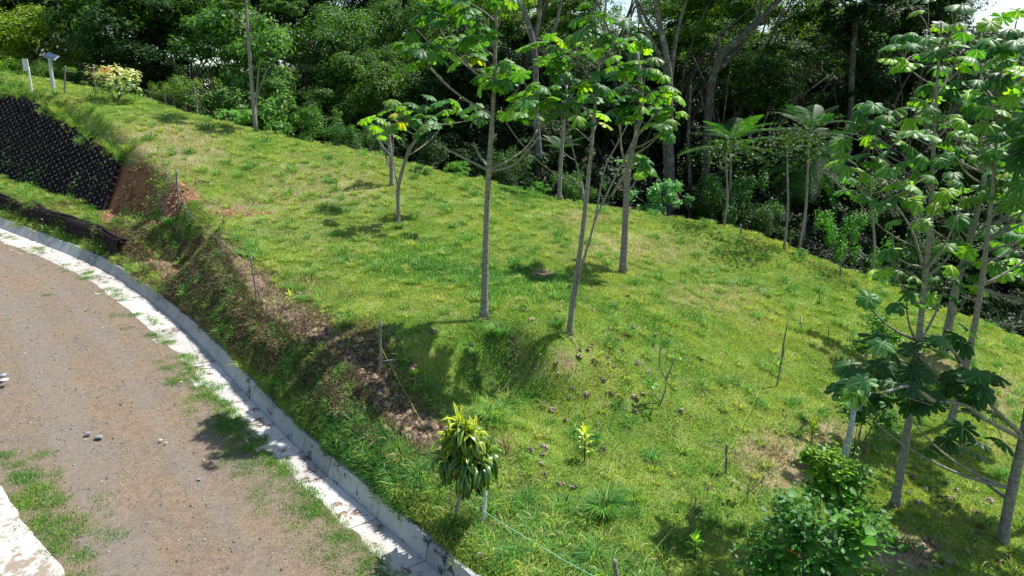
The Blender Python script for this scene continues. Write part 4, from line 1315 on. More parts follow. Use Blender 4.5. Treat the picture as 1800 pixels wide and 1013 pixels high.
CROWN = {
 'fine': [crown_mesh(400 + i, 22000, 34, .050) for i in range(3)],
 'mid': [crown_mesh(410 + i, 15000, 28, .068, .5) for i in range(3)],
 'big': [crown_mesh(420 + i, 8500, 24, .095, .5) for i in range(2)],
 'loose': [crown_mesh(430 + i, 8500, 26, .06, .5, .6) for i in range(2)],
}
def trunk_mesh(seed, forks=3, wide=.35, r=.012):
    g = np.random.default_rng(seed); mb = MB()
    top = .5 + g.uniform(-.05, .05)
    lean = g.normal() * .03
    P = smooth_path([(0, 0, -.03), (lean * .3, 0, top * .5), (lean, 0, top)], 4)
    mb.tube(P, np.linspace(r * 1.25, r * .8, len(P)), 8, wob=.08)
    for i in range(forks):
        a = i * 2 * pi / forks + g.random()
        e = np.array([lean + cos(a) * wide * .6, sin(a) * wide * .6, top + g.uniform(.22, .38)])
        m = np.array([lean + cos(a) * wide * .25, sin(a) * wide * .25, top + .12])
        Q = smooth_path([(lean, 0, top - .01), m, e], 4)
        mb.tube(Q, np.linspace(r * .62, r * .25, len(Q)), 6)
        for j in range(2):
            f = e + np.array([g.normal() * .1, g.normal() * .1, g.uniform(.02, .16)])
            Q2 = smooth_path([m, (m + f) / 2 + g.normal(size=3) * .02, f], 3)
            mb.tube(Q2, np.linspace(r * .35, r * .1, len(Q2)), 5)
    return mb.mesh('trunk', M['bark_dark'])
TRUNK = [trunk_mesh(500 + i, 3 + i % 2) for i in range(5)]

FG = np.random.default_rng(77)
def forest_tree(px, pyc, Y, rx_px, rz_px, kind, col, label, group=None, name='forest_tree', tw=1.0, base_px=None, lobes2=True):
    """crown centred on photo (px,pyc) at distance Y"""
    c = atY(px, pyc, Y)
    bx = c[0] if base_px is None else atY(base_px, pyc, Y)[0]
    gzv = float(gz(bx, Y))
    base = np.array([bx, Y, gzv])
    s = Y / FPX
    rx, rz = rx_px * s, rz_px * s
    root = empty(name, base, label, 'tree', group)
    H = c[2] - gzv + rz * .55
    t = link('trunk', TRUNK[FG.integers(5)], root, (0, 0, 0), (0, (c[0] - bx) / max(H, 1) * .9, FG.random() * 0), (H * 1.05 * tw, H * 1.05 * tw, H))
    ms = CROWN[kind]
    cr = link('crown', ms[FG.integers(len(ms))], root, (c[0] - bx, 0, c[2] - gzv), (0, 0, FG.random() * 6.28), (rx * 1.15, rx * 1.0, rz * 1.2))
    v = FG.uniform(.85, 1.15)
    cr.color = (col[0] * v, col[1] * v, col[2] * v, 1)
    return root
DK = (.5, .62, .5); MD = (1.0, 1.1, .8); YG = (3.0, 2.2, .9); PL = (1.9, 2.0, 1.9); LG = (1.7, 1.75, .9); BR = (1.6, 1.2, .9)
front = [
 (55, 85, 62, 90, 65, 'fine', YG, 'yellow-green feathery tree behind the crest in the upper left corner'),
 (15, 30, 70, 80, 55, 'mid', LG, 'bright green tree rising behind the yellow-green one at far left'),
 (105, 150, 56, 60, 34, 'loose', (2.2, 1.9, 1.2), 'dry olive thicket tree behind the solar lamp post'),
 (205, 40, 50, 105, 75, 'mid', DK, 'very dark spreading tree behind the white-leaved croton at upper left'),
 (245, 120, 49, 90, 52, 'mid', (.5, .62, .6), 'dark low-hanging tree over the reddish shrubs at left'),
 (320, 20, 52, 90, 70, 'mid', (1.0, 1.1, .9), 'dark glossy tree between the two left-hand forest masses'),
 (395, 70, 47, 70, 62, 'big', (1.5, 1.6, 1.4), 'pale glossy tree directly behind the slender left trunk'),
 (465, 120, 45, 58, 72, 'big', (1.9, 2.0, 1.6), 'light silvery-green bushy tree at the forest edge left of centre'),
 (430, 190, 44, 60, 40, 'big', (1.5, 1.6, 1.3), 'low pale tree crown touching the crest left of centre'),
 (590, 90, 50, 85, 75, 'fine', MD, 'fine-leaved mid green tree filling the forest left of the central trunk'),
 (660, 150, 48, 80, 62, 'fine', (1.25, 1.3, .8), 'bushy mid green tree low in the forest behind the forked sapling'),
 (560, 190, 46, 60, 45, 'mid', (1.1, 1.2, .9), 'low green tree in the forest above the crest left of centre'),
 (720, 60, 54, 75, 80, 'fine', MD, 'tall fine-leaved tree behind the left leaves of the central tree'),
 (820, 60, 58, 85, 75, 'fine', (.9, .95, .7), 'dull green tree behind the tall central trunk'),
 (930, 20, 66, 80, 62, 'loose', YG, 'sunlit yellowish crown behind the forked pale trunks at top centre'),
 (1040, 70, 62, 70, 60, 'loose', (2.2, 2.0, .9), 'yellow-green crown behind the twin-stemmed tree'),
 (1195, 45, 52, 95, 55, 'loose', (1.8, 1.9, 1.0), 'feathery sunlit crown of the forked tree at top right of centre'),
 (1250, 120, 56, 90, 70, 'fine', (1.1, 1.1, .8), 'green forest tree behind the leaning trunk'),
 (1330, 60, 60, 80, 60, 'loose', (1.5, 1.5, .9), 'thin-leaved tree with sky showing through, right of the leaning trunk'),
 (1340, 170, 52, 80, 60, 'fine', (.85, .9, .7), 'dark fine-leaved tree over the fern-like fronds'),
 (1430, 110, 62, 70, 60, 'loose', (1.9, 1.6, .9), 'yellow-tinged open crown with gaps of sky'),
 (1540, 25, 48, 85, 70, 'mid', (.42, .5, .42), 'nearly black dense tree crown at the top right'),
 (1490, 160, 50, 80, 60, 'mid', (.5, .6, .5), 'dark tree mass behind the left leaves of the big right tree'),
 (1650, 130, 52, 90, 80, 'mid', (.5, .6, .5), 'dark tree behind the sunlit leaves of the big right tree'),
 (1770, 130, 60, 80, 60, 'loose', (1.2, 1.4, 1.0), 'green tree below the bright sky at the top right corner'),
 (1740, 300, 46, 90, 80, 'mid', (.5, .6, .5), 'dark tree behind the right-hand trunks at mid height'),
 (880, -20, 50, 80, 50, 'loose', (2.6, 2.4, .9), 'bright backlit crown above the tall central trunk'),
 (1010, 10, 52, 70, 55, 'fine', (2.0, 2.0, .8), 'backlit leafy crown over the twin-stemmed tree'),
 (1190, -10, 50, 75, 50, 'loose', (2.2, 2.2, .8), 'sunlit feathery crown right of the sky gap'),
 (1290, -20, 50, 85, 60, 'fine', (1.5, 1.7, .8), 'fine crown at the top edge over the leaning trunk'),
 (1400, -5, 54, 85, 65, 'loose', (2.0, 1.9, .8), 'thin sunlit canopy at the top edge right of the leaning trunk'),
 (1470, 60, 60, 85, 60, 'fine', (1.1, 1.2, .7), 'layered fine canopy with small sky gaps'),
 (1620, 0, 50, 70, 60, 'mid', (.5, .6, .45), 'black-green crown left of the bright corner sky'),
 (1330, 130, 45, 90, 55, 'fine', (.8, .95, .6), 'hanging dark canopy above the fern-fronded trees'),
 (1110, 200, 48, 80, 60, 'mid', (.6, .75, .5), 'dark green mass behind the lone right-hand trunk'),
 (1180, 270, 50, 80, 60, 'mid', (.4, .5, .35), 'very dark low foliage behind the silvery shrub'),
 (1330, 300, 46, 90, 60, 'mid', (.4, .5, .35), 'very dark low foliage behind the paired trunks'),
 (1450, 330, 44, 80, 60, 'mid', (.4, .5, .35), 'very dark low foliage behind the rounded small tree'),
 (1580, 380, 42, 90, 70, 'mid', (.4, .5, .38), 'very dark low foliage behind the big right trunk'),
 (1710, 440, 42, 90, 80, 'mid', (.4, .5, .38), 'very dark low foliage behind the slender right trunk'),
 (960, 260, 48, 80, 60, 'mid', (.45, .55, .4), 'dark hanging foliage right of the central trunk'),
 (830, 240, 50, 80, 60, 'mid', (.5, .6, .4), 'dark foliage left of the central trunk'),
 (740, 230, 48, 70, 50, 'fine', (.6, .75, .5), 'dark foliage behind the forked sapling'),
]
for px, py, Y, rx, rz, kind, col, lab in front:
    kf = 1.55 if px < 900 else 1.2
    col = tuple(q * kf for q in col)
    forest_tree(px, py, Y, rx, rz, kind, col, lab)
# rows of forest trees deeper in
G2 = 'dark forest trees behind the slope'
for i in range(26):
    px = 760 + i * 42; Y = float(np.interp(px, [q[0] for q in skyl], [q[2] for q in skyl])) + 9 + 5 * FG.random()
    b = project((px - 900) / FPX * Y, Y, gz((px - 900) / FPX * Y, Y))[1]
    forest_tree(px + FG.uniform(-10, 10), float(b) - FG.uniform(60, 130), Y, 62, 52, 'mid', (.42, .56, .36), 'low dark leafy tree in the understorey just behind the crest', 'understorey trees behind the crest', tw=.6)
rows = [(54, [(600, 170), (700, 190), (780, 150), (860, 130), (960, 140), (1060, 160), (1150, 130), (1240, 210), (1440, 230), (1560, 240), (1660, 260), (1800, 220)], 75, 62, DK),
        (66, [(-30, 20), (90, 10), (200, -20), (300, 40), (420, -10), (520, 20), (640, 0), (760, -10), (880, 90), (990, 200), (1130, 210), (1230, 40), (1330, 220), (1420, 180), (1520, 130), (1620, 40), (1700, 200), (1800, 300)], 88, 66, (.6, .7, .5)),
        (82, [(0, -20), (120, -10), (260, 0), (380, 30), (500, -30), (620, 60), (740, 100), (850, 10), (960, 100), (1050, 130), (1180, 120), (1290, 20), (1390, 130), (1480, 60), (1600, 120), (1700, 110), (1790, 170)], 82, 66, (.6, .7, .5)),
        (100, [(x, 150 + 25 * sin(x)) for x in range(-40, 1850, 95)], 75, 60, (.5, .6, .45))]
NEAR = ['left of the bushy mid green tree', 'right of the bushy mid green tree', 'left of the tall central trunk', 'directly behind the tall central trunk', 'behind the pale multi-trunked tree',
        'behind the crown of the twin-stemmed tree', 'left of the forked forest trunk', 'behind the bright fern-fronded tree', 'behind the bluish fern-fronded tree', 'left of the big right tree', 'behind the big right tree', 'at the right edge']
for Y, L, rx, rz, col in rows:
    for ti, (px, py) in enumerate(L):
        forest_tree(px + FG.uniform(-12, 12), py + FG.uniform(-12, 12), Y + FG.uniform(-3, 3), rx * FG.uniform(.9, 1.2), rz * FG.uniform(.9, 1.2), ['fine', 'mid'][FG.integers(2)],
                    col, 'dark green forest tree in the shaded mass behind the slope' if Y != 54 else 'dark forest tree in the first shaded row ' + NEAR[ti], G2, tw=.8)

# distant forest mass that closes the view between the trunks
def distant():
    g = np.random.default_rng(31)
    n = 110000
    x = g.uniform(-120, 120, n); y = 88 + 60 * g.random(n) ** 1.6 + 8 * np.sin(x / 13)
    top = 7 + 3.5 * fbm(x / 14, y / 14, 3) - 2.5 * sstep(20, 60, x)
    z = gz(x, y) + g.random(n) ** .7 * (top + 8)
    nr = np.stack([g.normal(0, .6, n), -np.ones(n) * .5 + g.normal(0, .5, n), np.ones(n)], 1)
    v, q = leaf_quads(np.stack([x, y, z], 1), nr, g.uniform(.4, .95, n), .7, g)
    o = link('distant_forest', mesh_np('distant_forest', v, q, None, M['forest'], False))
    o.color = (.9, 1, .8, 1)
    tag(o, 'far-off forest closing the view behind the trees', kind='stuff')
distant()

# heavy visible forest trunks
def big_trunk(stems, Y, r, label, mat='bark_dark', leaves=None):
    p0 = atY(stems[0][0][0], stems[0][0][1], Y); base = np.array([p0[0], Y, gz(p0[0], Y)])
    root = empty('forest_tree', base, label, 'tree')
    for k, st in enumerate(stems):
        pts = [atY(a, b, Y + (0 if k == 0 else .3 * k)) for a, b, *_ in st]
        if k == 0: pts = [base - np.array([0, 0, .2])] + ([pts[0]] if pts[0][2] > base[2] + .8 else []) + pts[1:]
        P = smooth_path(pts, 5)
        rr = np.linspace(r, r * .55, len(P)) if k == 0 else np.linspace(r * .55, r * .25, len(P))
        mb = MB(); mb.tube(P - base, rr, 9, wob=.06)
        link('trunk' if k == 0 else 'limb', mb.mesh('trunk', M[mat]), root)
    if leaves:
        for (a, b, rx, rz, kind, col) in leaves:
            c = atY(a, b, Y)
            cr = link('crown', CROWN[kind][0], root, c - base, (0, 0, a), (rx * Y / FPX, rx * Y / FPX, rz * Y / FPX)); cr.color = (*col, 1)
    return root
big_trunk([[(950, 330), (942, 200), (938, 80), (905, -30)], [(938, 80), (948, 30), (952, -30)], [(940, 90), (975, 50), (990, -30)], [(940, 70), (920, 20), (918, -30)]], 44, .27,
          'pale multi-trunked tree rising behind the tall central trunk', 'bark_grey', [(930, -70, 70, 45, 'loose', YG)])
big_trunk([[(1180, 360), (1177, 240), (1176, 130), (1155, 20), (1150, -40)], [(1177, 140), (1150, 80), (1125, 30), (1110, -40)], [(1177, 150), (1190, 60), (1215, -30)], [(1160, 60), (1140, 40), (1120, 0)]], 42, .26,
          'dark forked forest trunk with limbs spreading to the top, right of centre', 'bark_grey', [(1180, -40, 80, 45, 'loose', LG)])
big_trunk([[(1240, 320), (1245, 200), (1262, 110), (1310, 60), (1365, 5), (1400, -40)], [(1255, 130), (1290, 95), (1330, 30), (1345, -30)], [(1248, 170), (1262, 100), (1263, 60)]], 43, .30,
          'heavy dark tree trunk bending to the right below the canopy', 'bark_dark', [(1390, -60, 80, 40, 'fine', DK)])
big_trunk([[(1490, 260), (1497, 130), (1502, 60), (1508, 30), (1535, -20)], [(1503, 55), (1495, 25), (1470, -10)], [(1500, 110), (1460, 80), (1420, 100)]], 47, .24,
          'black forked trunk against sky gaps at top right', 'bark_dark', [(1500, -55, 80, 40, 'fine', DK)])
big_trunk([[(1214, 350), (1210, 250), (1214, 150)]], 40, .12, 'slim grey trunk beside the forked forest trunk')
big_trunk([[(1170, 330), (1166, 240), (1160, 170)]], 39, .12, 'slim grey trunk just left of the forked forest trunk')

# slender tree on the crest, left
pl = hit(450, 232)
root = empty('slender_tree', pl, 'slender pale-barked tree with thin raised branches on the crest at left', 'tree')
for k, st in enumerate([[(450, 232), (444, 170), (439, 100), (434, 30), (430, -40)], [(439, 60), (425, 40), (400, 15), (385, -10)], [(449, 215), (452, 150), (458, 100)], [(445, 190), (452, 170), (470, 120)], [(436, 60), (450, 30), (470, 0)]]):
    P = smooth_path([atY(a, b, pl[1] + (k > 0) * .1) for a, b in st], 4)
    if k == 0: P[0] = pl - np.array([0, 0, .1])
    mb = MB(); mb.tube(P - pl, np.linspace(.13, .06, len(P)) if k == 0 else np.linspace(.05, .025, len(P)), 8)
    link('trunk' if k == 0 else 'limb', mb.mesh('trunk', M['bark']), root)
for a, b, rx, col in [(500, 10, 36, PL), (410, 5, 30, LG), (440, 130, 14, LG), (470, 95, 16, PL)]:
    c = atY(a, b, pl[1] + .4); s = pl[1] / FPX * rx
    cr = link('crown', CROWN['big'][1], root, c - pl, (0, 0, a), (s, s, s * .6)); cr.color = (*col, 1)

# ------------------------------------------------------------------ shrubs at the forest edge
def bush_mesh(seed, n, size, mat='broad', aspect=.55, stems=8):
    g = np.random.default_rng(seed)
    P = []; N_ = []
    K = 26
    cc = np.stack([g.normal(0, .42, K), g.normal(0, .42, K), g.uniform(.25, 1.0, K)], 1)
    cc[:, :2] *= (1.25 - .45 * cc[:, 2:3])
    w = g.integers(0, K, n)
    d = g.normal(size=(n, 3)); d /= np.linalg.norm(d, axis=1)[:, None]
    p = cc[w] + d * (.20 * g.random(n)[:, None] ** .5)
    p[:, 2] = np.abs(p[:, 2])
    v, q = leaf_quads(p, d * .5 + np.array([0, -.1, .9]) + g.normal(size=(n, 3)) * .3, size * g.uniform(.6, 1.3, n), aspect, g)
    mb = MB()
    for i in range(min(stems, K)):
        e = cc[i]; mb.tube(smooth_path([(0, 0, -.04), (e[0] * .3, e[1] * .3, e[2] * .45), e], 3), np.linspace(.022, .008, 7), 5)
    return mesh_np('foliage', v, q, None, M[mat], False), mb.mesh('stem', M['bark_dark'])
BUSH = [bush_mesh(600, 2600, .085), bush_mesh(601, 1700, .12), bush_mesh(602, 3600, .06), bush_mesh(603, 900, .17, aspect=.45)]
BUSH_F = []
for b_ in BUSH[:3]:
    m_ = b_[0].copy(); m_.materials.clear(); m_.materials.append(M['forest']); BUSH_F.append(m_)
def shrub(px, py, w_px, h_px, k, col, label, dY=0.0, name='shrub', group=None, Y=None):
    p = hit(px, py) if Y is None else atY(px, py, Y)
    x, y = p[0], p[1] + dY
    if dY: x = p[0] * (p[1] + dY) / p[1]
    base = np.array([x, y, gz(x, y)])
    s = y / FPX
    w_px *= 1.6
    top = h_px * s + max(0, (p[2] - (p[2] * 0 + base[2])) if dY else 0)
    root = empty(name, base, label, 'shrub', group)
    rz = FG.random() * 6.28
    f = link('foliage', BUSH[k][0], root, None, (0, 0, rz), (w_px * s * .72, w_px * s * .72, top)); f.color = (*col, 1)
    link('stem', BUSH[k][1], root, None, (0, 0, rz), (w_px * s * .72, w_px * s * .72, top))
    return root
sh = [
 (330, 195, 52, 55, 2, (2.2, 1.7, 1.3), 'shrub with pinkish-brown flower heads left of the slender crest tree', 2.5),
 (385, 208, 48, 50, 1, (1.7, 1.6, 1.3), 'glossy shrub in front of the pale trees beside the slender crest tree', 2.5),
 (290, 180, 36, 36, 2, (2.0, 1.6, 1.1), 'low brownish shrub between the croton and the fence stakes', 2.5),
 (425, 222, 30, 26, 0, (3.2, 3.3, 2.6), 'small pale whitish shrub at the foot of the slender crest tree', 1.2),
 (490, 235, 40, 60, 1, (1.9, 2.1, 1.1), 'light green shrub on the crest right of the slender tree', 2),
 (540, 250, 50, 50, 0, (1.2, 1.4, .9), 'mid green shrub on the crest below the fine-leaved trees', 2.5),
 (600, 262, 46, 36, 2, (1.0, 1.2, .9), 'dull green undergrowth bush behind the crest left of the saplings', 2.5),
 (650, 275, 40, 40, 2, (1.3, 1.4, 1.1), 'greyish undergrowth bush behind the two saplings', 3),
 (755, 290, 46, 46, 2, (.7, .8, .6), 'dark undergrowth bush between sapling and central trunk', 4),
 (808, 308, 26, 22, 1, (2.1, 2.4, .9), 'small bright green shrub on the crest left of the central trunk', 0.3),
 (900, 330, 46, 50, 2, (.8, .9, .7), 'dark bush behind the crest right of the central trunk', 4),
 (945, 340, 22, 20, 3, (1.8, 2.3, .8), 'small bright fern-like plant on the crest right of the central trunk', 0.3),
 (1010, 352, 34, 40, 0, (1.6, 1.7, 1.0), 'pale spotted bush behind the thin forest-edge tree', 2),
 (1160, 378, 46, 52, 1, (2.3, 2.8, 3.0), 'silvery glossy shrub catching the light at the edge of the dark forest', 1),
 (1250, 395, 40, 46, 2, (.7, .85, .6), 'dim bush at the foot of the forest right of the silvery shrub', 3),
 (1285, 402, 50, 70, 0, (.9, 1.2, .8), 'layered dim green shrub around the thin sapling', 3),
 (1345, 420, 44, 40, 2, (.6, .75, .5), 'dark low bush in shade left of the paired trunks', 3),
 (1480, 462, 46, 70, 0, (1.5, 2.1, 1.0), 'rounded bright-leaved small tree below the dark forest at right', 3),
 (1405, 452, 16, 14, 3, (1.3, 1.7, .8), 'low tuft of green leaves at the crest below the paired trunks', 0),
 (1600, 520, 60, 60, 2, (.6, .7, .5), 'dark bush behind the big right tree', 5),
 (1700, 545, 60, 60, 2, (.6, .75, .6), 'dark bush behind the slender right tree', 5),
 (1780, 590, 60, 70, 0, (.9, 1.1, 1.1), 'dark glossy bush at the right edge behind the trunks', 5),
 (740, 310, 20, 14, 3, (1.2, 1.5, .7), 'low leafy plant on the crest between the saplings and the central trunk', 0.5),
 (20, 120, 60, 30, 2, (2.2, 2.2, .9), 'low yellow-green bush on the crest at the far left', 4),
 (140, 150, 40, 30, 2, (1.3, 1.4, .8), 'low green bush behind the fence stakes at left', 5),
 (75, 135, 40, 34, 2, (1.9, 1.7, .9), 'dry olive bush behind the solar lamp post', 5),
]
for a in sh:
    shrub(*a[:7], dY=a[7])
# shaded undergrowth further in
for i in range(120):
    px = 300 + (i % 60) * 26 + FG.uniform(-14, 14); Y = float(np.interp(px, [q[0] for q in skyl], [q[2] for q in skyl])) + (FG.uniform(6, 14) if i < 60 else FG.uniform(16, 42))
    x = (px - 900) / FPX * Y; z = gz(x, Y); a, b, _ = project(x, Y, z)
    root = empty('undergrowth_bush', (x, Y, z), 'dark bush in the shaded undergrowth under the forest trees', 'shrub', 'undergrowth in the forest shade')
    sc = FG.uniform(2.2, 3.6) * (1.5 if i >= 60 else 1); k = FG.integers(3); rz = FG.random() * 6
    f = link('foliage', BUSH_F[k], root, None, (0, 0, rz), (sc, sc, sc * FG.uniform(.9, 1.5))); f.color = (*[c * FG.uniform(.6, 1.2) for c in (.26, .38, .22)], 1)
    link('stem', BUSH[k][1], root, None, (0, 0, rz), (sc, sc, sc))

# croton with whitish and red leaves: two tiers
pc = hit(205, 178)
root = empty('croton_bush', pc, 'croton bush with creamy leaves and a few red ones beside a fence stake', 'shrub')
g = np.random.default_rng(88)
for nm, (cx, cy, w, h, n, colr) in {'foliage': (200, 130, 1.35, .42, 260, (1.7, 1.5, 1.2)), 'lower_foliage': (205, 152, 1.2, .40, 240, (1.0, 1.2, .9))}.items():
    c = atY(cx, cy, pc[1]) - pc
    a = g.random(n) * 6.28; r = np.sqrt(g.random(n))
    P = np.stack([c[0] + np.cos(a) * r * w, c[1] + np.sin(a) * r * w * .8, c[2] + h * g.normal(size=n) * .5], 1)
    v, q = leaf_quads(P, np.stack([np.cos(a) * .6, np.sin(a) * .6, np.ones(n)], 1) + g.normal(size=(n, 3)) * .2, g.uniform(.2, .38, n), .42, g)
    o = link(nm, mesh_np(nm, v, q, None, M['pale_leaf'], False), root); o.color = (*colr, 1)
P = np.stack([g.normal(-.2, .25, 24), g.normal(-.4, .2, 24), atY(200, 124, pc[1])[2] - pc[2] + g.normal(0, .1, 24)], 1)
v, q = leaf_quads(P, g.normal(size=(24, 3)) * .4 + np.array([0, 0, 1]), g.uniform(.2, .32, 24), .4, g)
o = link('red_leaves', mesh_np('red_leaves', v, q, None, M['broad'], False), root); o.color = (9, .9, .7, 1)
mb = MB()
for i in range(6):
    mb.tube(smooth_path([(0, 0, -.1), (g.normal() * .2, g.normal() * .2, .5), (g.normal() * .7, g.normal() * .5, 1.3)], 3), .025, 5)
link('stem', mb.mesh('stem', M['bark_dark']), root)

# fern-fronded young trees in the forest edge
def frond_mesh(seed, n=34, L=1.0):
    g = np.random.default_rng(seed); V = []; Q = []
    for i in range(n):
        f = (i + 1) / (n + 1)
        x = f * L; z = .32 * f * L - .45 * f * f * L
        w = .20 * L * (sin(pi * f ** .8) ** .7) + .02
        for sgn in (-1, 1):
            b = len(V); hw = .0048 * L
            V += [(x - hw, 0, z), (x + hw, 0, z), (x + hw + w * .35, sgn * w, z - w * .25), (x - hw * .3 + w * .35, sgn * w, z - w * .25)]
            Q.append((b, b + 1, b + 2, b + 3))
    mb = MB(); mb.tube([(f * L, 0, .32 * f * L - .45 * f * f * L) for f in np.linspace(0, 1, 7)], np.linspace(.008, .002, 7) * L, 4)
    V2 = np.concatenate(mb.v); Q2 = np.concatenate(mb.q) + len(V)
    return mesh_np('frond', np.concatenate([np.array(V), V2]), np.concatenate([np.array(Q), Q2]), None, M['fern'], False)
FR = [frond_mesh(1), frond_mesh(2, 38)]
def fern_tree(px, py_base, px_t, py_t, Y, L, n, label, col, tiers=1):
    a = atY(px, py_base, Y); base = np.array([a[0], Y, gz(a[0], Y)])
    top = atY(px_t, py_t, Y)
    root = empty('fern_leaved_tree', base, label, 'tree')
    mb = MB(); mb.tube(smooth_path([(0, 0, -.1), (top - base) * .5 + np.array([.1, 0, 0]), top - base], 4), np.linspace(.09, .05, 9), 7)
    link('trunk', mb.mesh('trunk', M['bark']), root)
    g = np.random.default_rng(int(px))
    for t in range(tiers):
        c = top - base - np.array([0, 0, t * .55])
        for i in range(n):
            o = link('frond', FR[i % 2], root, c, (0, -g.uniform(.15, .75) + .35 * t, i * 2 * pi / n + g.normal() * .15), L * g.uniform(.85, 1.15) * (1 + .15 * t))
            v = g.uniform(.8, 1.3); o.color = (col[0] * v, col[1] * v, col[2] * v, 1)
fern_tree(1277, 400, 1285, 245, 37, 2.3, 11, 'bright fern-fronded young tree glowing against the dark forest', (.85, 1.15, .5), 2)
fern_tree(1412, 420, 1425, 225, 39, 2.3, 12, 'bluish-green fern-fronded tree with flat layers left of the big right tree', (.35, .65, .5), 4)
fern_tree(980, 360, 985, 262, 36, 1.3, 10, 'small drooping palm-like plant in the shade behind the twin-stemmed tree', (.7, .9, .8), 1)

# ================================================================== near plants
def strap_leaf(seed, L=1.0, w=.09, droop=1.0):
    g = np.random.default_rng(seed); V = []; rib = []; Q = []
    fr = np.linspace(0, 1, 8)
    for i, f in enumerate(fr):
        x = L * (f - .18 * droop * f ** 3); z = L * (.55 * f - .85 * droop * f * f)
        ww = w * L * (sin(pi * min(1, f * .85 + .12)) ** .8) * (1 if f < .98 else .1)
        for sgn in (-1, 0, 1):
            V.append((x, sgn * ww, z + abs(sgn) * ww * .35)); rib.append(.6 if sgn == 0 else 0)
        if i:
            b = i * 3
            Q += [(b - 3, b, b + 1, b - 2), (b - 2, b + 1, b + 2, b - 1)]
    return mesh_np('strap_leaf', V, Q, None, M['dracaena'], True, {'rib': rib})
STRAP = [strap_leaf(1, 1, .10, .8), strap_leaf(2, 1, .12, 1.15), strap_leaf(3, 1, .11, 1.5), strap_leaf(4, 1, .08, .3)]
pd = hit(797, 912)
root = empty('variegated_dracaena', pd, 'variegated plant with a round head of drooping yellow-edged strap leaves above the drain', 'plant')
top = atY(814, 770, pd[1] + .05) - pd
mb = MB(); mb.tube(smooth_path([(0, 0, -.08), (.06, 0, .18), (.13, .02, .5), top * .8, top], 4), np.linspace(.034, .02, 17), 8)
link('stem', mb.mesh('stem', M['bark']), root)
mb = MB(); mb.tube(smooth_path([(-.02, 0, -.05), (-.03, .01, .25), (-.03, .02, .55)], 4), .014, 6)
link('side_stem', mb.mesh('side_stem', M['bark']), root)
g = np.random.default_rng(66)
heads = [(814, 775, 0), (806, 744, 0), (832, 764, -.12), (792, 768, .12), (818, 756, -.1), (820, 800, -.22), (856, 792, .05), (784, 800, -.05), (816, 822, -.25), (842, 812, -.2)]
for hi_, (a, b, dy) in enumerate(heads):
    hc = atY(a, b, pd[1] + dy) - pd
    mb = MB(); mb.tube(smooth_path([top * .75, (top * .75 + hc) / 2, hc], 3), .013, 5); link('branch', mb.mesh('branch', M['bark']), root)
    for i in range(32):
        f = i / 31
        el = (.95 - 2.1 * f ** .75)
        k = 3 if el > .55 else (0 if el > .1 else (1 if el > -.4 else 2))
        az = i * 2.4 + g.normal() * .2
        lf = link('leaf', STRAP[k], root, hc - np.array([0, 0, .18 * f]), (g.normal() * .25, -el, az), g.uniform(.38, .48) * (1.0 if f > .3 else .8))
        yv = np.clip(1.0 - 1.9 * f + g.normal() * .25, 0, 1) * (.85 if hi_ < 4 else .3)
        lf.color = (.28 + 2.0 * yv, .50 + 1.5 * yv, .45 + .4 * yv, 1)
def small_rosette(px, py, h, n, L, label, col=(2.4, 1.9, .8), dark=False):
    p = hit(px, py); root = empty('young_dracaena', p, label, 'plant')
    mb = MB(); mb.tube([(0, 0, -.03), (.01, 0, h * .5), (0, 0, h)], .016, 6); st = link('stem', mb.mesh('stem', M['bark_dark']), root)
    g = np.random.default_rng(int(px))
    for i in range(n):
        f = i / n
        o = link('leaf', STRAP[3 if f < .3 else 0], root, (0, 0, h * (1 - .75 * f * f)), (g.normal() * .3, -(.9 - .9 * f), i * 2.4), L * g.uniform(.8, 1.2))
        o.color = (*[c * (1.4 - .9 * f) for c in col], 1)
small_rosette(1027, 812, .62, 30, .24, 'small yellow-topped dracaena standing alone in the grass below the mound', (2.2, 2.0, .9))
small_rosette(1422, 812, .85, 34, .24, 'yellow-green young dracaena beside the tan bare patch at lower right', (2.0, 1.9, .9))
small_rosette(512, 541, .35, 12, .22, 'tiny yellow sprig on the bank edge between two stakes', (2.2, 1.9, .8))
small_rosette(1455, 596, .3, 12, .2, 'little yellow-green rosette in the sun left of the big right tree', (1.8, 1.7, .8))
small_rosette(1220, 985, .35, 14, .2, 'small leafy sprout in the tree shade near the yellow string', (1.6, 2.2, .9))

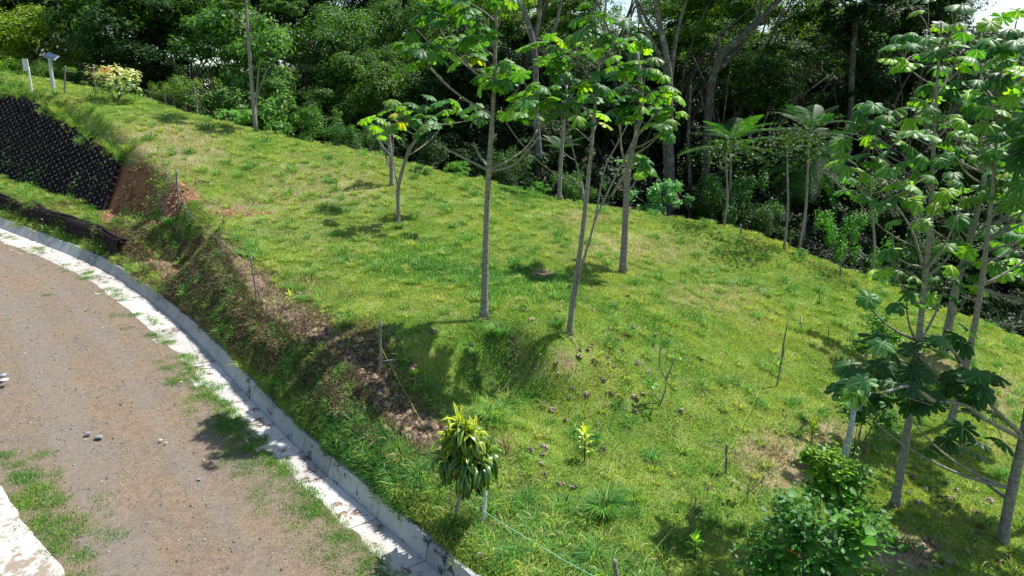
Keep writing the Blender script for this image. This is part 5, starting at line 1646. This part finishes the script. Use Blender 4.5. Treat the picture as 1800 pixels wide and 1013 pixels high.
# leafy shrubs in the lower right, every leaf an object
def oval_leaf(seed):
    g = np.random.default_rng(seed); V = []; Q = []; rib = []
    fr = [0, .2, .45, .7, .9, 1.0]; wd = [.03, .26, .36, .30, .14, .01]
    for i, (f, w) in enumerate(zip(fr, wd)):
        for sgn in (-1, 0, 1):
            V.append((f, sgn * w, -.25 * f * f + abs(sgn) * w * .25 + g.normal() * .01)); rib.append(0)
        if i:
            b = i * 3; Q += [(b - 3, b, b + 1, b - 2), (b - 2, b + 1, b + 2, b - 1)]
    return mesh_np('oval_leaf', V, Q, None, M['broad'], True)
OVAL = [oval_leaf(i) for i in range(4)]
def leafy_shrub(px, py, Y, blobs, n, L, label, col, red=0, seed=0):
    g = np.random.default_rng(seed)
    a = atY(px, py, Y); base = np.array([a[0], Y, gz(a[0], Y)])
    root = empty('leafy_shrub', base, label, 'shrub')
    tot = sum(b[4] for b in blobs)
    for (bx, by, rx, ry, wgt, c2) in blobs:
        c = atY(bx, by, Y) - base; s = Y / FPX
        for tw in range(max(2, int(n * wgt / tot / 9))):
            d = g.normal(size=3); d /= np.linalg.norm(d); d *= g.random() ** .45
            e = c + d * np.array([rx * s, rx * s * .8, ry * s])
            mb = MB(); st = np.array([c[0] * .25, c[1] * .3, max(.05, e[2] * .3)])
            mb.tube(smooth_path([st * .1, st, (st + e) / 2 + g.normal(size=3) * .04, e], 3), np.linspace(.016, .004, 10), 5)
            link('twig', mb.mesh('twig', M['bark_dark']), root)
            for k in range(9):
                az = k * 2.4 + g.random(); f = k / 9
                q = e + (st - e) * f * .22
                o = link('leaf', OVAL[g.integers(4)], root, q, (g.normal() * .4, g.uniform(-.5, .45), az), L * g.uniform(.7, 1.25))
                v = g.uniform(.65, 1.35); o.color = (c2[0] * v, c2[1] * v, c2[2] * v, 1)
                if red and g.random() < red: o.color = (1.6, .22, .4, 1)
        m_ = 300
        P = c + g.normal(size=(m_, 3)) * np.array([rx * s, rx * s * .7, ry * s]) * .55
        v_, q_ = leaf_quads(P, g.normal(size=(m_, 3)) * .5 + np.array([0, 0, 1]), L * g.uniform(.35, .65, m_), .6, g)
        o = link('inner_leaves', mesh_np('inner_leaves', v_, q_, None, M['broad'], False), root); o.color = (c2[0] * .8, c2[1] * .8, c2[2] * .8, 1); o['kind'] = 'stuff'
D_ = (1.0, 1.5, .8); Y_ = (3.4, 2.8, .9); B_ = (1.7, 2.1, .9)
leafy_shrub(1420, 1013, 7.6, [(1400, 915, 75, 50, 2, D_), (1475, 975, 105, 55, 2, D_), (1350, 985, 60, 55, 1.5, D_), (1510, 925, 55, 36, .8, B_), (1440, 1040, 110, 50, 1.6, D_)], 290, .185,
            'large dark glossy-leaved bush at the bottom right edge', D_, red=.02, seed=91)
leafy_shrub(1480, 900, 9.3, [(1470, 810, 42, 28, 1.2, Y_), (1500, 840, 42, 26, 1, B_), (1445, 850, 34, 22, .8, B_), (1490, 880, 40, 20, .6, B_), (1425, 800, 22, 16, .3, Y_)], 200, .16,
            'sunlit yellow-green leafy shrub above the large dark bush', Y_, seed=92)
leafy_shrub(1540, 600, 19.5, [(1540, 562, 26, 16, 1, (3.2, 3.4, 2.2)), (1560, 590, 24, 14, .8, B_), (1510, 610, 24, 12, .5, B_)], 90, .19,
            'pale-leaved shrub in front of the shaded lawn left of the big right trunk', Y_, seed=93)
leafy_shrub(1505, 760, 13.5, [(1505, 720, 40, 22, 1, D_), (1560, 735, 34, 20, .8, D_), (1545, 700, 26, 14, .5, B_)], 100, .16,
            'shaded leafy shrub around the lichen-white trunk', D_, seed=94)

# lichen-white trunk
pw = atY(1468, 905, 10.4); pw = np.array([pw[0], 10.4, gz(pw[0], 10.4)])
root = empty('lichen_trunk', pw, 'mottled white lichen-covered trunk half hidden by leafy shrubs at lower right', 'tree')
P = smooth_path([pw - np.array([0, 0, .1]), atY(1476, 850, 10.4), atY(1490, 780, 10.45), atY(1497, 745, 10.5), atY(1500, 722, 10.6)], 4)
mb = MB(); mb.tube(P - pw, np.linspace(.06, .045, len(P)), 10, wob=.05); link('trunk', mb.mesh('trunk', M['bark_white']), root)
g = np.random.default_rng(95)
for k in range(2):
    a = P[-1 - k] - pw; e = a + np.array([g.normal() * .2, g.normal() * .2, g.uniform(.2, .4)])
    mb = MB(); mb.tube(smooth_path([a, (a + e) / 2 + np.array([0, 0, -.05]), e], 3), np.linspace(.014, .006, 7), 5); link('branch', mb.mesh('branch', M['bark_white']), root)
    for j in range(7):
        o = link('leaf', OVAL[j % 4], root, e + g.normal(size=3) * .12, (g.normal() * .4, g.uniform(-.3, .5), g.random() * 6.28), .14 * g.uniform(.8, 1.2)); o.color = (1.4, 1.7, 1.3, 1)

# thin branching saplings in the grass
def thin_plant(px, py, stems, label, leafpts=(), r=.012, name='thin_sapling', mat='stake', lr=.12, lc=(2, 2.2, .9)):
    p = hit(px, py); root = empty(name, p, label, 'plant')
    for k, st in enumerate(stems):
        P = smooth_path([atY(a, b, p[1] + (k % 2) * .05) for a, b in st], 4)
        if k == 0: P[0] = p - np.array([0, 0, .05])
        mb = MB(); mb.tube(P - p, np.linspace(r, r * .5, len(P)), 6); link('stem', mb.mesh('stem', M[mat]), root)
    g = np.random.default_rng(int(px))
    for (a, b) in leafpts:
        c = atY(a, b, p[1]) - p
        for i in range(5):
            o = link('leaf', OVAL[i % 4], root, c + g.normal(size=3) * .03, (g.normal() * .5, g.uniform(-.5, .6), i * 1.3), lr * g.uniform(.7, 1.2)); o.color = (*lc, 1)
    return root
thin_plant(1160, 712, [[(1160, 712), (1168, 690), (1171, 668)], [(1171, 668), (1160, 645), (1161, 615), (1168, 598)], [(1171, 668), (1178, 650), (1187, 628)], [(1160, 705), (1150, 692), (1143, 680)]],
           'leggy bare sapling with two thin raised stems on the slope right of the mound', [(1148, 678), (1187, 626), (1140, 676)], .02, lr=.13)
thin_plant(1313, 885, [[(1313, 885), (1315, 860), (1322, 835)], [(1314, 870), (1300, 850), (1292, 838)], [(1314, 866), (1335, 850), (1345, 835)]], 'dry twiggy plant with brown leaves by the tan patch', [(1292, 845), (1300, 855)], .012, lc=(3.5, 2, 2))
thin_plant(285, 345, [[(318, 372), (300, 330), (290, 300), (283, 262)], [(290, 300), (300, 318), (312, 335)]], 'leaning thin twig beside the stake above the red soil scarp', [(280, 262), (276, 268)], .02)
thin_plant(1362, 745, [[(1380, 745), (1381, 730), (1384, 715)], [(1380, 735), (1373, 722)], [(1380, 735), (1392, 722)]], 'tiny dark-topped seedling in the sunny grass at right', [(1374, 720), (1392, 722)], .01, lc=(.8, 1, .6), lr=.08)

# grass clumps that stand out
def clump(px, py, r, h, n, label, col=None, dark=False):
    p = hit(px, py); root = None
    me = blades(n, r * .35, h * .7, h * 1.2, .016, 1.5, int(px), [M['grass_dark' if dark else 'grass'], M['grass']], .3)
    me.name = 'grass_clump'
    o = link('grass_clump', me, None, p, (0, 0, 0)); tag(o, label, 'grass clump')
clump(1062, 905, .5, .42, 330, 'large bright grass clump in the lower middle of the slope', dark=True)
clump(1108, 882, .35, .30, 160, 'smaller grass clump just right of the large one')
clump(862, 738, .5, .42, 300, 'big green grass clump behind the variegated plant', dark=True)
clump(877, 590, .42, .38, 220, 'grass clump at the foot of the tall central trunk', dark=True)
clump(431, 652, .3, .3, 140, 'bright grass clump leaning over the drain wall')
clump(228, 268, .5, .5, 160, 'long-bladed grass clump on the brink of the black wall end')
clump(108, 205, .6, .7, 220, 'tall yellow-green grass clump above the black wall')
clump(300, 395, .55, .45, 240, 'deep green grass clump beside the gully stakes', dark=True)
clump(700, 402, .35, .35, 120, 'grass clump at the foot of the forked sapling', dark=True)
clump(980, 575, .3, .3, 120, 'dark grass clump left of the twin-stemmed foot', dark=True)
clump(1040, 780, .35, .3, 120, 'grass around the small yellow-topped dracaena', dark=True)

# hanging grass and creepers on the wall brink / terrace
def creepers():
    g = np.random.default_rng(44)
    o_ = np.argsort(CR_PX); se = float(np.interp(188, CR_PX[o_], CS[o_]))
    n = 2600
    s = g.uniform(se + .5, SMAX - 3, n)
    z0 = g.random(n)
    t = np.where(z0 < .45, g.uniform(.0, .6, n), g.uniform(1.5, 2.6, n) + (g.random(n) ** 3) * 1.0)
    x, y = from_st(s, t)
    cap = zroad(s) + .33 + cap_profile(s, t)
    keep = fbm(s / 1.1, t * .6, 91) > -.12
    P = np.stack([x, y, cap + g.uniform(0, .25, n)], 1)[keep]
    n = len(P)
    P = np.repeat(P, 4, axis=0) + g.normal(size=(n * 4, 3)) * .10
    v, q = leaf_quads(P, g.normal(size=(n * 4, 3)) * .5 + np.array([0, -.3, .8]), g.uniform(.05, .12, n * 4), .7, g)
    o = link('wall_creepers', mesh_np('wall_creepers', v, q, None, M['broad'], False)); o.color = (1.8, 1.6, .9, 1)
    tag(o, 'creeping weeds over the terrace and foot of the black wall', kind='stuff')
creepers()

# ================================================================== stakes, posts, strings, stones
def stake(px, py, tx, ty, r, label, mat='stake', name='fence_stake', cat='stake', Y=None, bend=.01, shadow=None):
    p = hit(px, py) if Y is None else atY(px, py, Y)
    if Y is not None: p[2] = min(p[2], gz(p[0], p[1]))
    t = atY(tx, ty, p[1]); d = t - p
    mb = MB(); mb.tube(smooth_path([-d * .06, d * .35 + np.array([bend, 0, 0]), d * .7 - np.array([bend, 0, 0]), d], 3), np.linspace(r, r * .85, 10), 8, wob=.06)
    o = link(name, mb.mesh(name, M[mat]), None, p); tag(o, label, cat)
    return p, t
st_ = {}
for key, a in {
 'bank1': (452, 540, 441, 449, .028, 'wooden stake on the brink of the bank, second from the left above the drain'),
 'bank2': (667, 655, 670, 566, .03, 'weathered stake beside the tan patch on the bank brink'),
 'faint': (389, 455, 389, 415, .02, 'thin faint stake on the brink left of the taller one'),
 'gully1': (315, 373, 310, 298, .045, 'leaning stake above the red soil gully'),
 'gully2': (328, 398, 328, 364, .025, 'short thin stake right of the leaning gully stake'),
 'right1': (1365, 680, 1384, 570, .022, 'tall dark leaning stake in the sunny grass at right'),
 'right2': (1376, 632, 1379, 592, .022, 'shorter stake just behind the tall dark leaning one'),
 'right3': (1440, 535, 1441, 505, .022, 'thin dark stake at the upper edge of the first tree shadow'),
 'right4': (1409, 585, 1407, 556, .015, 'crooked thin stake between two tree shadows'),
 'low1': (1275, 832, 1278, 780, .03, 'short thick stake beside the shadow in the lower right grass'),
 'low2': (1213, 935, 1224, 876, .018, 'thin dark stake in the shade next to the yellow string'),
 'crest1': (1302, 413, 1302, 395, .05, 'pale short stake on the crest at the forest edge'),
 'crest2': (1475, 492, 1480, 456, .04, 'dark stake on the shaded crest left of the right-hand trees'),
 'left1': (113, 166, 115, 116, .045, 'crooked dark stake on the left crest near the solar lamp'),
 'left2': (168, 170, 164, 113, .04, 'thin brownish stake beside the creamy croton'),
 'left3': (292, 188, 289, 165, .06, 'short pale stake in front of the brownish shrubs, left one'),
 'left4': (306, 187, 305, 162, .06, 'short pale stake in front of the brownish shrubs, right one'),
 'left5': (347, 195, 342, 154, .045, 'taller pale stake in front of the glossy shrub on the crest'),
 'shade1': (1388, 437, 1390, 418, .035, 'small stake at the foot of the paired forest trunks')}.items():
    st_[key] = stake(*a)
st_['cut'] = stake(1088, 1040, 1080, 984, .036, 'thick cut stake with pale top at the bottom edge of the picture', Y=None)
# pale cut face on it
mb = MB(); t = st_['cut'][1]
# white post by dracaena
pwp = hit(849, 918); tw = atY(854, 862, pwp[1])
mb = MB(); d = tw - pwp
mb.tube(smooth_path([-d * .08, d * .5, d], 3), [.034, .036, .032, .036, .03, .032, .028], 7, wob=.12)
tag(link('white_post', mb.mesh('white_post', M['white_paint']), None, pwp), 'peeling white-painted stick post right of the variegated plant', 'post')
# left posts
p, t = stake(56, 165, 50, 118, .06, 'white marker post with a small square plate on the left crest', 'white_paint', 'marker_post', 'post')
mk_root = bpy.data.objects['marker_post']
mb = MB(); dd = t - p; mb.box(dd + np.array([-.08, -.08, .10]), (.30, .04, .62)); link('plate', mb.mesh('plate', M['white_paint'], False), mk_root)
p, t = stake(94, 160, 88, 108, .095, 'solar lamp post with a tilted blue panel on the left crest', 'grey_metal', 'solar_lamp', 'lamp post')
sl = bpy.data.objects['solar_lamp']; dd = t - p
mb = MB(); mb.box((0, 0, 0), (.52, .34, .05)); link('solar_panel', mb.mesh('solar_panel', M['solar'], False), sl, dd + np.array([.1, 0, .28]), (R(38), R(18), 0))
mb = MB(); mb.box((0, 0, 0), (.58, .40, .035)); link('panel_frame', mb.mesh('panel_frame', M['grey_metal'], False), sl, dd + np.array([.1, .02, .245]), (R(38), R(18), 0))
mb = MB(); mb.box(dd + np.array([0, 0, .06]), (.14, .12, .4)); link('lamp_body', mb.mesh('lamp_body', M['grey_metal'], False), sl)

def cord(name, pts, r, mat, label, cat):
    P = np.array(pts, float)
    out = []
    for a, b in zip(P[:-1], P[1:]):
        L = np.linalg.norm(b - a)
        for f in np.linspace(0, 1, 9)[:-1]:
            q = a + (b - a) * f; q = q - np.array([0, 0, 4 * f * (1 - f) * .012 * L]); out.append(q)
    out.append(P[-1])
    o0 = out[0].copy()
    mb = MB(); mb.tube(np.array(out) - o0, r, 5); tag(link(name, mb.mesh(name, M[mat]), None, o0), label, cat)
g1 = hit(823, 884); g1[2] += .25
wp = pwp + np.array([0, 0, .28])
ge = atY(1060, 1018, 8.6)
cord('green_rope', [atY(818, 880, pd[1] + .1), wp + np.array([-.02, -.04, -.02]), atY(950, 960, 9.6), atY(1060, 1022, 8.7)], .0055, 'rope_green', 'pale green rope running down right from the variegated plant', 'rope')
s1 = st_['bank2'][1]
cord('yellow_string', [atY(671, 613, st_['bank2'][0][1]), atY(745, 748, 12.9), atY(800, 840, pd[1] + .2)], .0025, 'string_yellow', 'thin yellow string from the bank stake down to the variegated plant', 'string')
cord('yellow_string', [atY(1440, 515, st_['right3'][0][1]), atY(1376, 600, st_['right1'][0][1]), atY(1278, 800, st_['low1'][0][1]), atY(1224, 880, st_['low2'][0][1]), atY(1083, 1040, st_['cut'][0][1])], .0018, 'string_yellow', 'long yellow string strung along the right-hand stakes down to the bottom edge', 'string')
for nm, ks, lab in [('fence_wire', ['left1', 'left2', 'left3', 'left5'], 'thin fence wire between the stakes on the left crest'), ('fence_wire', ['gully1', 'gully2', 'faint', 'bank1'], 'thin wire between the stakes above the gully')]:
    cord(nm, [st_[k][0] + (st_[k][1] - st_[k][0]) * .8 for k in ks], .006, 'wire', lab, 'wire')

def stone_mesh(seed, sub=2):
    import bmesh
    g = np.random.default_rng(seed); bm = bmesh.new(); bmesh.ops.create_icosphere(bm, subdivisions=sub, radius=1)
    k = g.uniform(.7, 1.2, 3)
    for v in bm.verts:
        n = 1 + .22 * sin(v.co.x * 3 + seed) * cos(v.co.y * 2.6 + seed * 2) + g.normal() * .03
        v.co = (v.co.x * k[0] * n, v.co.y * k[1] * n, v.co.z * k[2] * .75 * n)
    me = bpy.data.meshes.new('stone'); bm.to_mesh(me); bm.free()
    return me
def stone(px, py, r, mat, label, seed, flat=1):
    p = hit(px, py) if px > 640 else atz(px, py, float(zroad(to_st([atz(px, py, 0)[0]], [atz(px, py, 0)[1]])[0])[0]) + .03)
    me = stone_mesh(seed); me.materials.append(M[mat])
    for f in me.polygons: f.use_smooth = True
    tag(link('stone', me, None, p + np.array([0, 0, r * .35 * flat]), (0, 0, seed), (r, r, r * flat)), label, 'stone')
stone(847, 967, .065, 'stone', 'pale round stone below the white post, the upper of two', 1)
stone(843, 980, .08, 'stone', 'pale round stone below the white post, the lower and larger of two', 2)
stone(981, 943, .06, 'stone', 'small whitish stone in the grass right of the green rope', 3)
stone(5, 661, .10, 'stone_grey', 'blue-grey flat stone at the left edge of the road', 4, .5)
stone(8, 669, .10, 'stone', 'pale flat stone just below the blue-grey one at the left edge', 5, .4)
stone(155, 762, .07, 'stone_grey', 'small grey flat stone on the road near the grass patch', 6, .4)
stone(174, 769, .08, 'stone_grey', 'grey angular stone right of a smaller flat one on the road', 7, .5)
stone(282, 774, .035, 'stone', 'pale pebble on the middle of the road, left of two', 8, .5)
stone(292, 779, .035, 'stone', 'greenish pale pebble on the middle of the road, right of two', 9, .5)
stone(318, 672, .035, 'stone', 'pale angular pebble in the middle of the upper road', 10, .6)
stone(128, 748, .04, 'stone_grey', 'dark little stone left of the flat grey ones', 11, .6)
stone(350, 843, .04, 'stone_grey', 'small bluish stone on the right half of the road', 12, .6)
# fallen stick
p0 = hit(668, 640); p1 = hit(696, 636)
mb = MB(); mb.tube([p0 - p0 + np.array([0, 0, .03]), (p1 - p0) * .5 + np.array([0, 0, .05]), p1 - p0 + np.array([0, 0, .03])], .014, 6)
tag(link('fallen_stick', mb.mesh('fallen_stick', M['white_paint']), None, p0), 'pale stick lying in the grass at the foot of the bank stake', 'stick')
g = np.random.default_rng(321)
for k, (a, b, c, d) in enumerate([(1040, 632, 1055, 660), (1006, 600, 1016, 624), (1062, 650, 1070, 668), (1073, 668, 1082, 660), (1300, 800, 1230, 785), (1128, 640, 1140, 668)]):
    p0, p1 = hit(a, b), hit(c, d); mb = MB(); m = (p0 + p1) / 2 + np.array([.03, 0, .05])
    mb.tube(smooth_path([np.array([0, 0, .04]), m - p0, p1 - p0 + np.array([0, 0, .04])], 3), .009, 5)
    tag(link('fallen_stalk', mb.mesh('fallen_stalk', M['dry_leaf']), None, p0), 'dry pale leaf stalk lying on the grass slope', 'stalk', 'fallen leaf stalks on the grass')

me = blades(70, .12, .25, .6, .014, .8, 909, [M['straw'], M['litter']], .25); me.name = 'dry_stalks'
tag(link('dry_stalks', me, None, hit(884, 800)), 'dry pale leaf stalks leaning beside the variegated plant', 'dry stalks')
# fallen curled leaves
g = np.random.default_rng(123)
FL = LV('990,533 986,546 1043,545 1100,527 1058,585 1074,581 1098,592 1066,600 1112,574 1100,591 1034,620 1024,630 1092,617 1064,630 1070,640 1082,647 1055,665 1060,672 1035,695 1028,698 1065,692 1116,703 1118,727 1131,700 975,640 985,660 972,720 958,712 962,756 955,768 1195,723 1150,592 1230,630 1008,684 1072,694 1100,718 991,744 1000,700 1001,594 1021,617 1040,610 945,625 935,560 1010,540 1085,600 1120,640 1140,655 1048,750 1020,760 955,790 952,804 957,818 931,793 960,843 984,852 1009,861 1072,855 1058,796 1240,862 757,585 690,592 830,605 755,612 918,548 942,650 900,600 905,620')
FL += LV('1640,782 1628,790 1563,825 1600,840 1693,843 1685,862 1717,860 1595,868 1650,876 1668,878 1714,900 1706,918 1735,922 1728,930 1707,945 1720,942 1568,938 1633,958 1645,968 1576,962 1620,965 1620,890 1669,893 1622,997 1756,990 1765,985 1670,990 1647,910 1740,880 1660,850 1605,820 1690,800 1650,1000 1700,975 1780,860 1775,900 1625,862 1750,845 1495,700 1580,720 1620,733 1652,720 1700,760 1745,745')
for a, b, _ in FL:
    p = hit(a + g.normal() * 2, b + g.normal() * 2)
    s = g.uniform(.11, .20)
    o = link('dried_leaf', DRY[g.integers(4)], None, p + np.array([0, 0, .035]), (g.normal() * .5 + (pi if g.random() < .3 else 0), g.normal() * .5, g.random() * 6.28), (s, s, s * .8))
    v = g.uniform(.6, 1.5); o.color = (v, v * g.uniform(.9, 1.05), v * g.uniform(.9, 1.1), 1)
    tag(o, 'curled grey-brown dried leaf lying on the grass below the trees', 'leaf', 'dried leaves fallen under the trees')
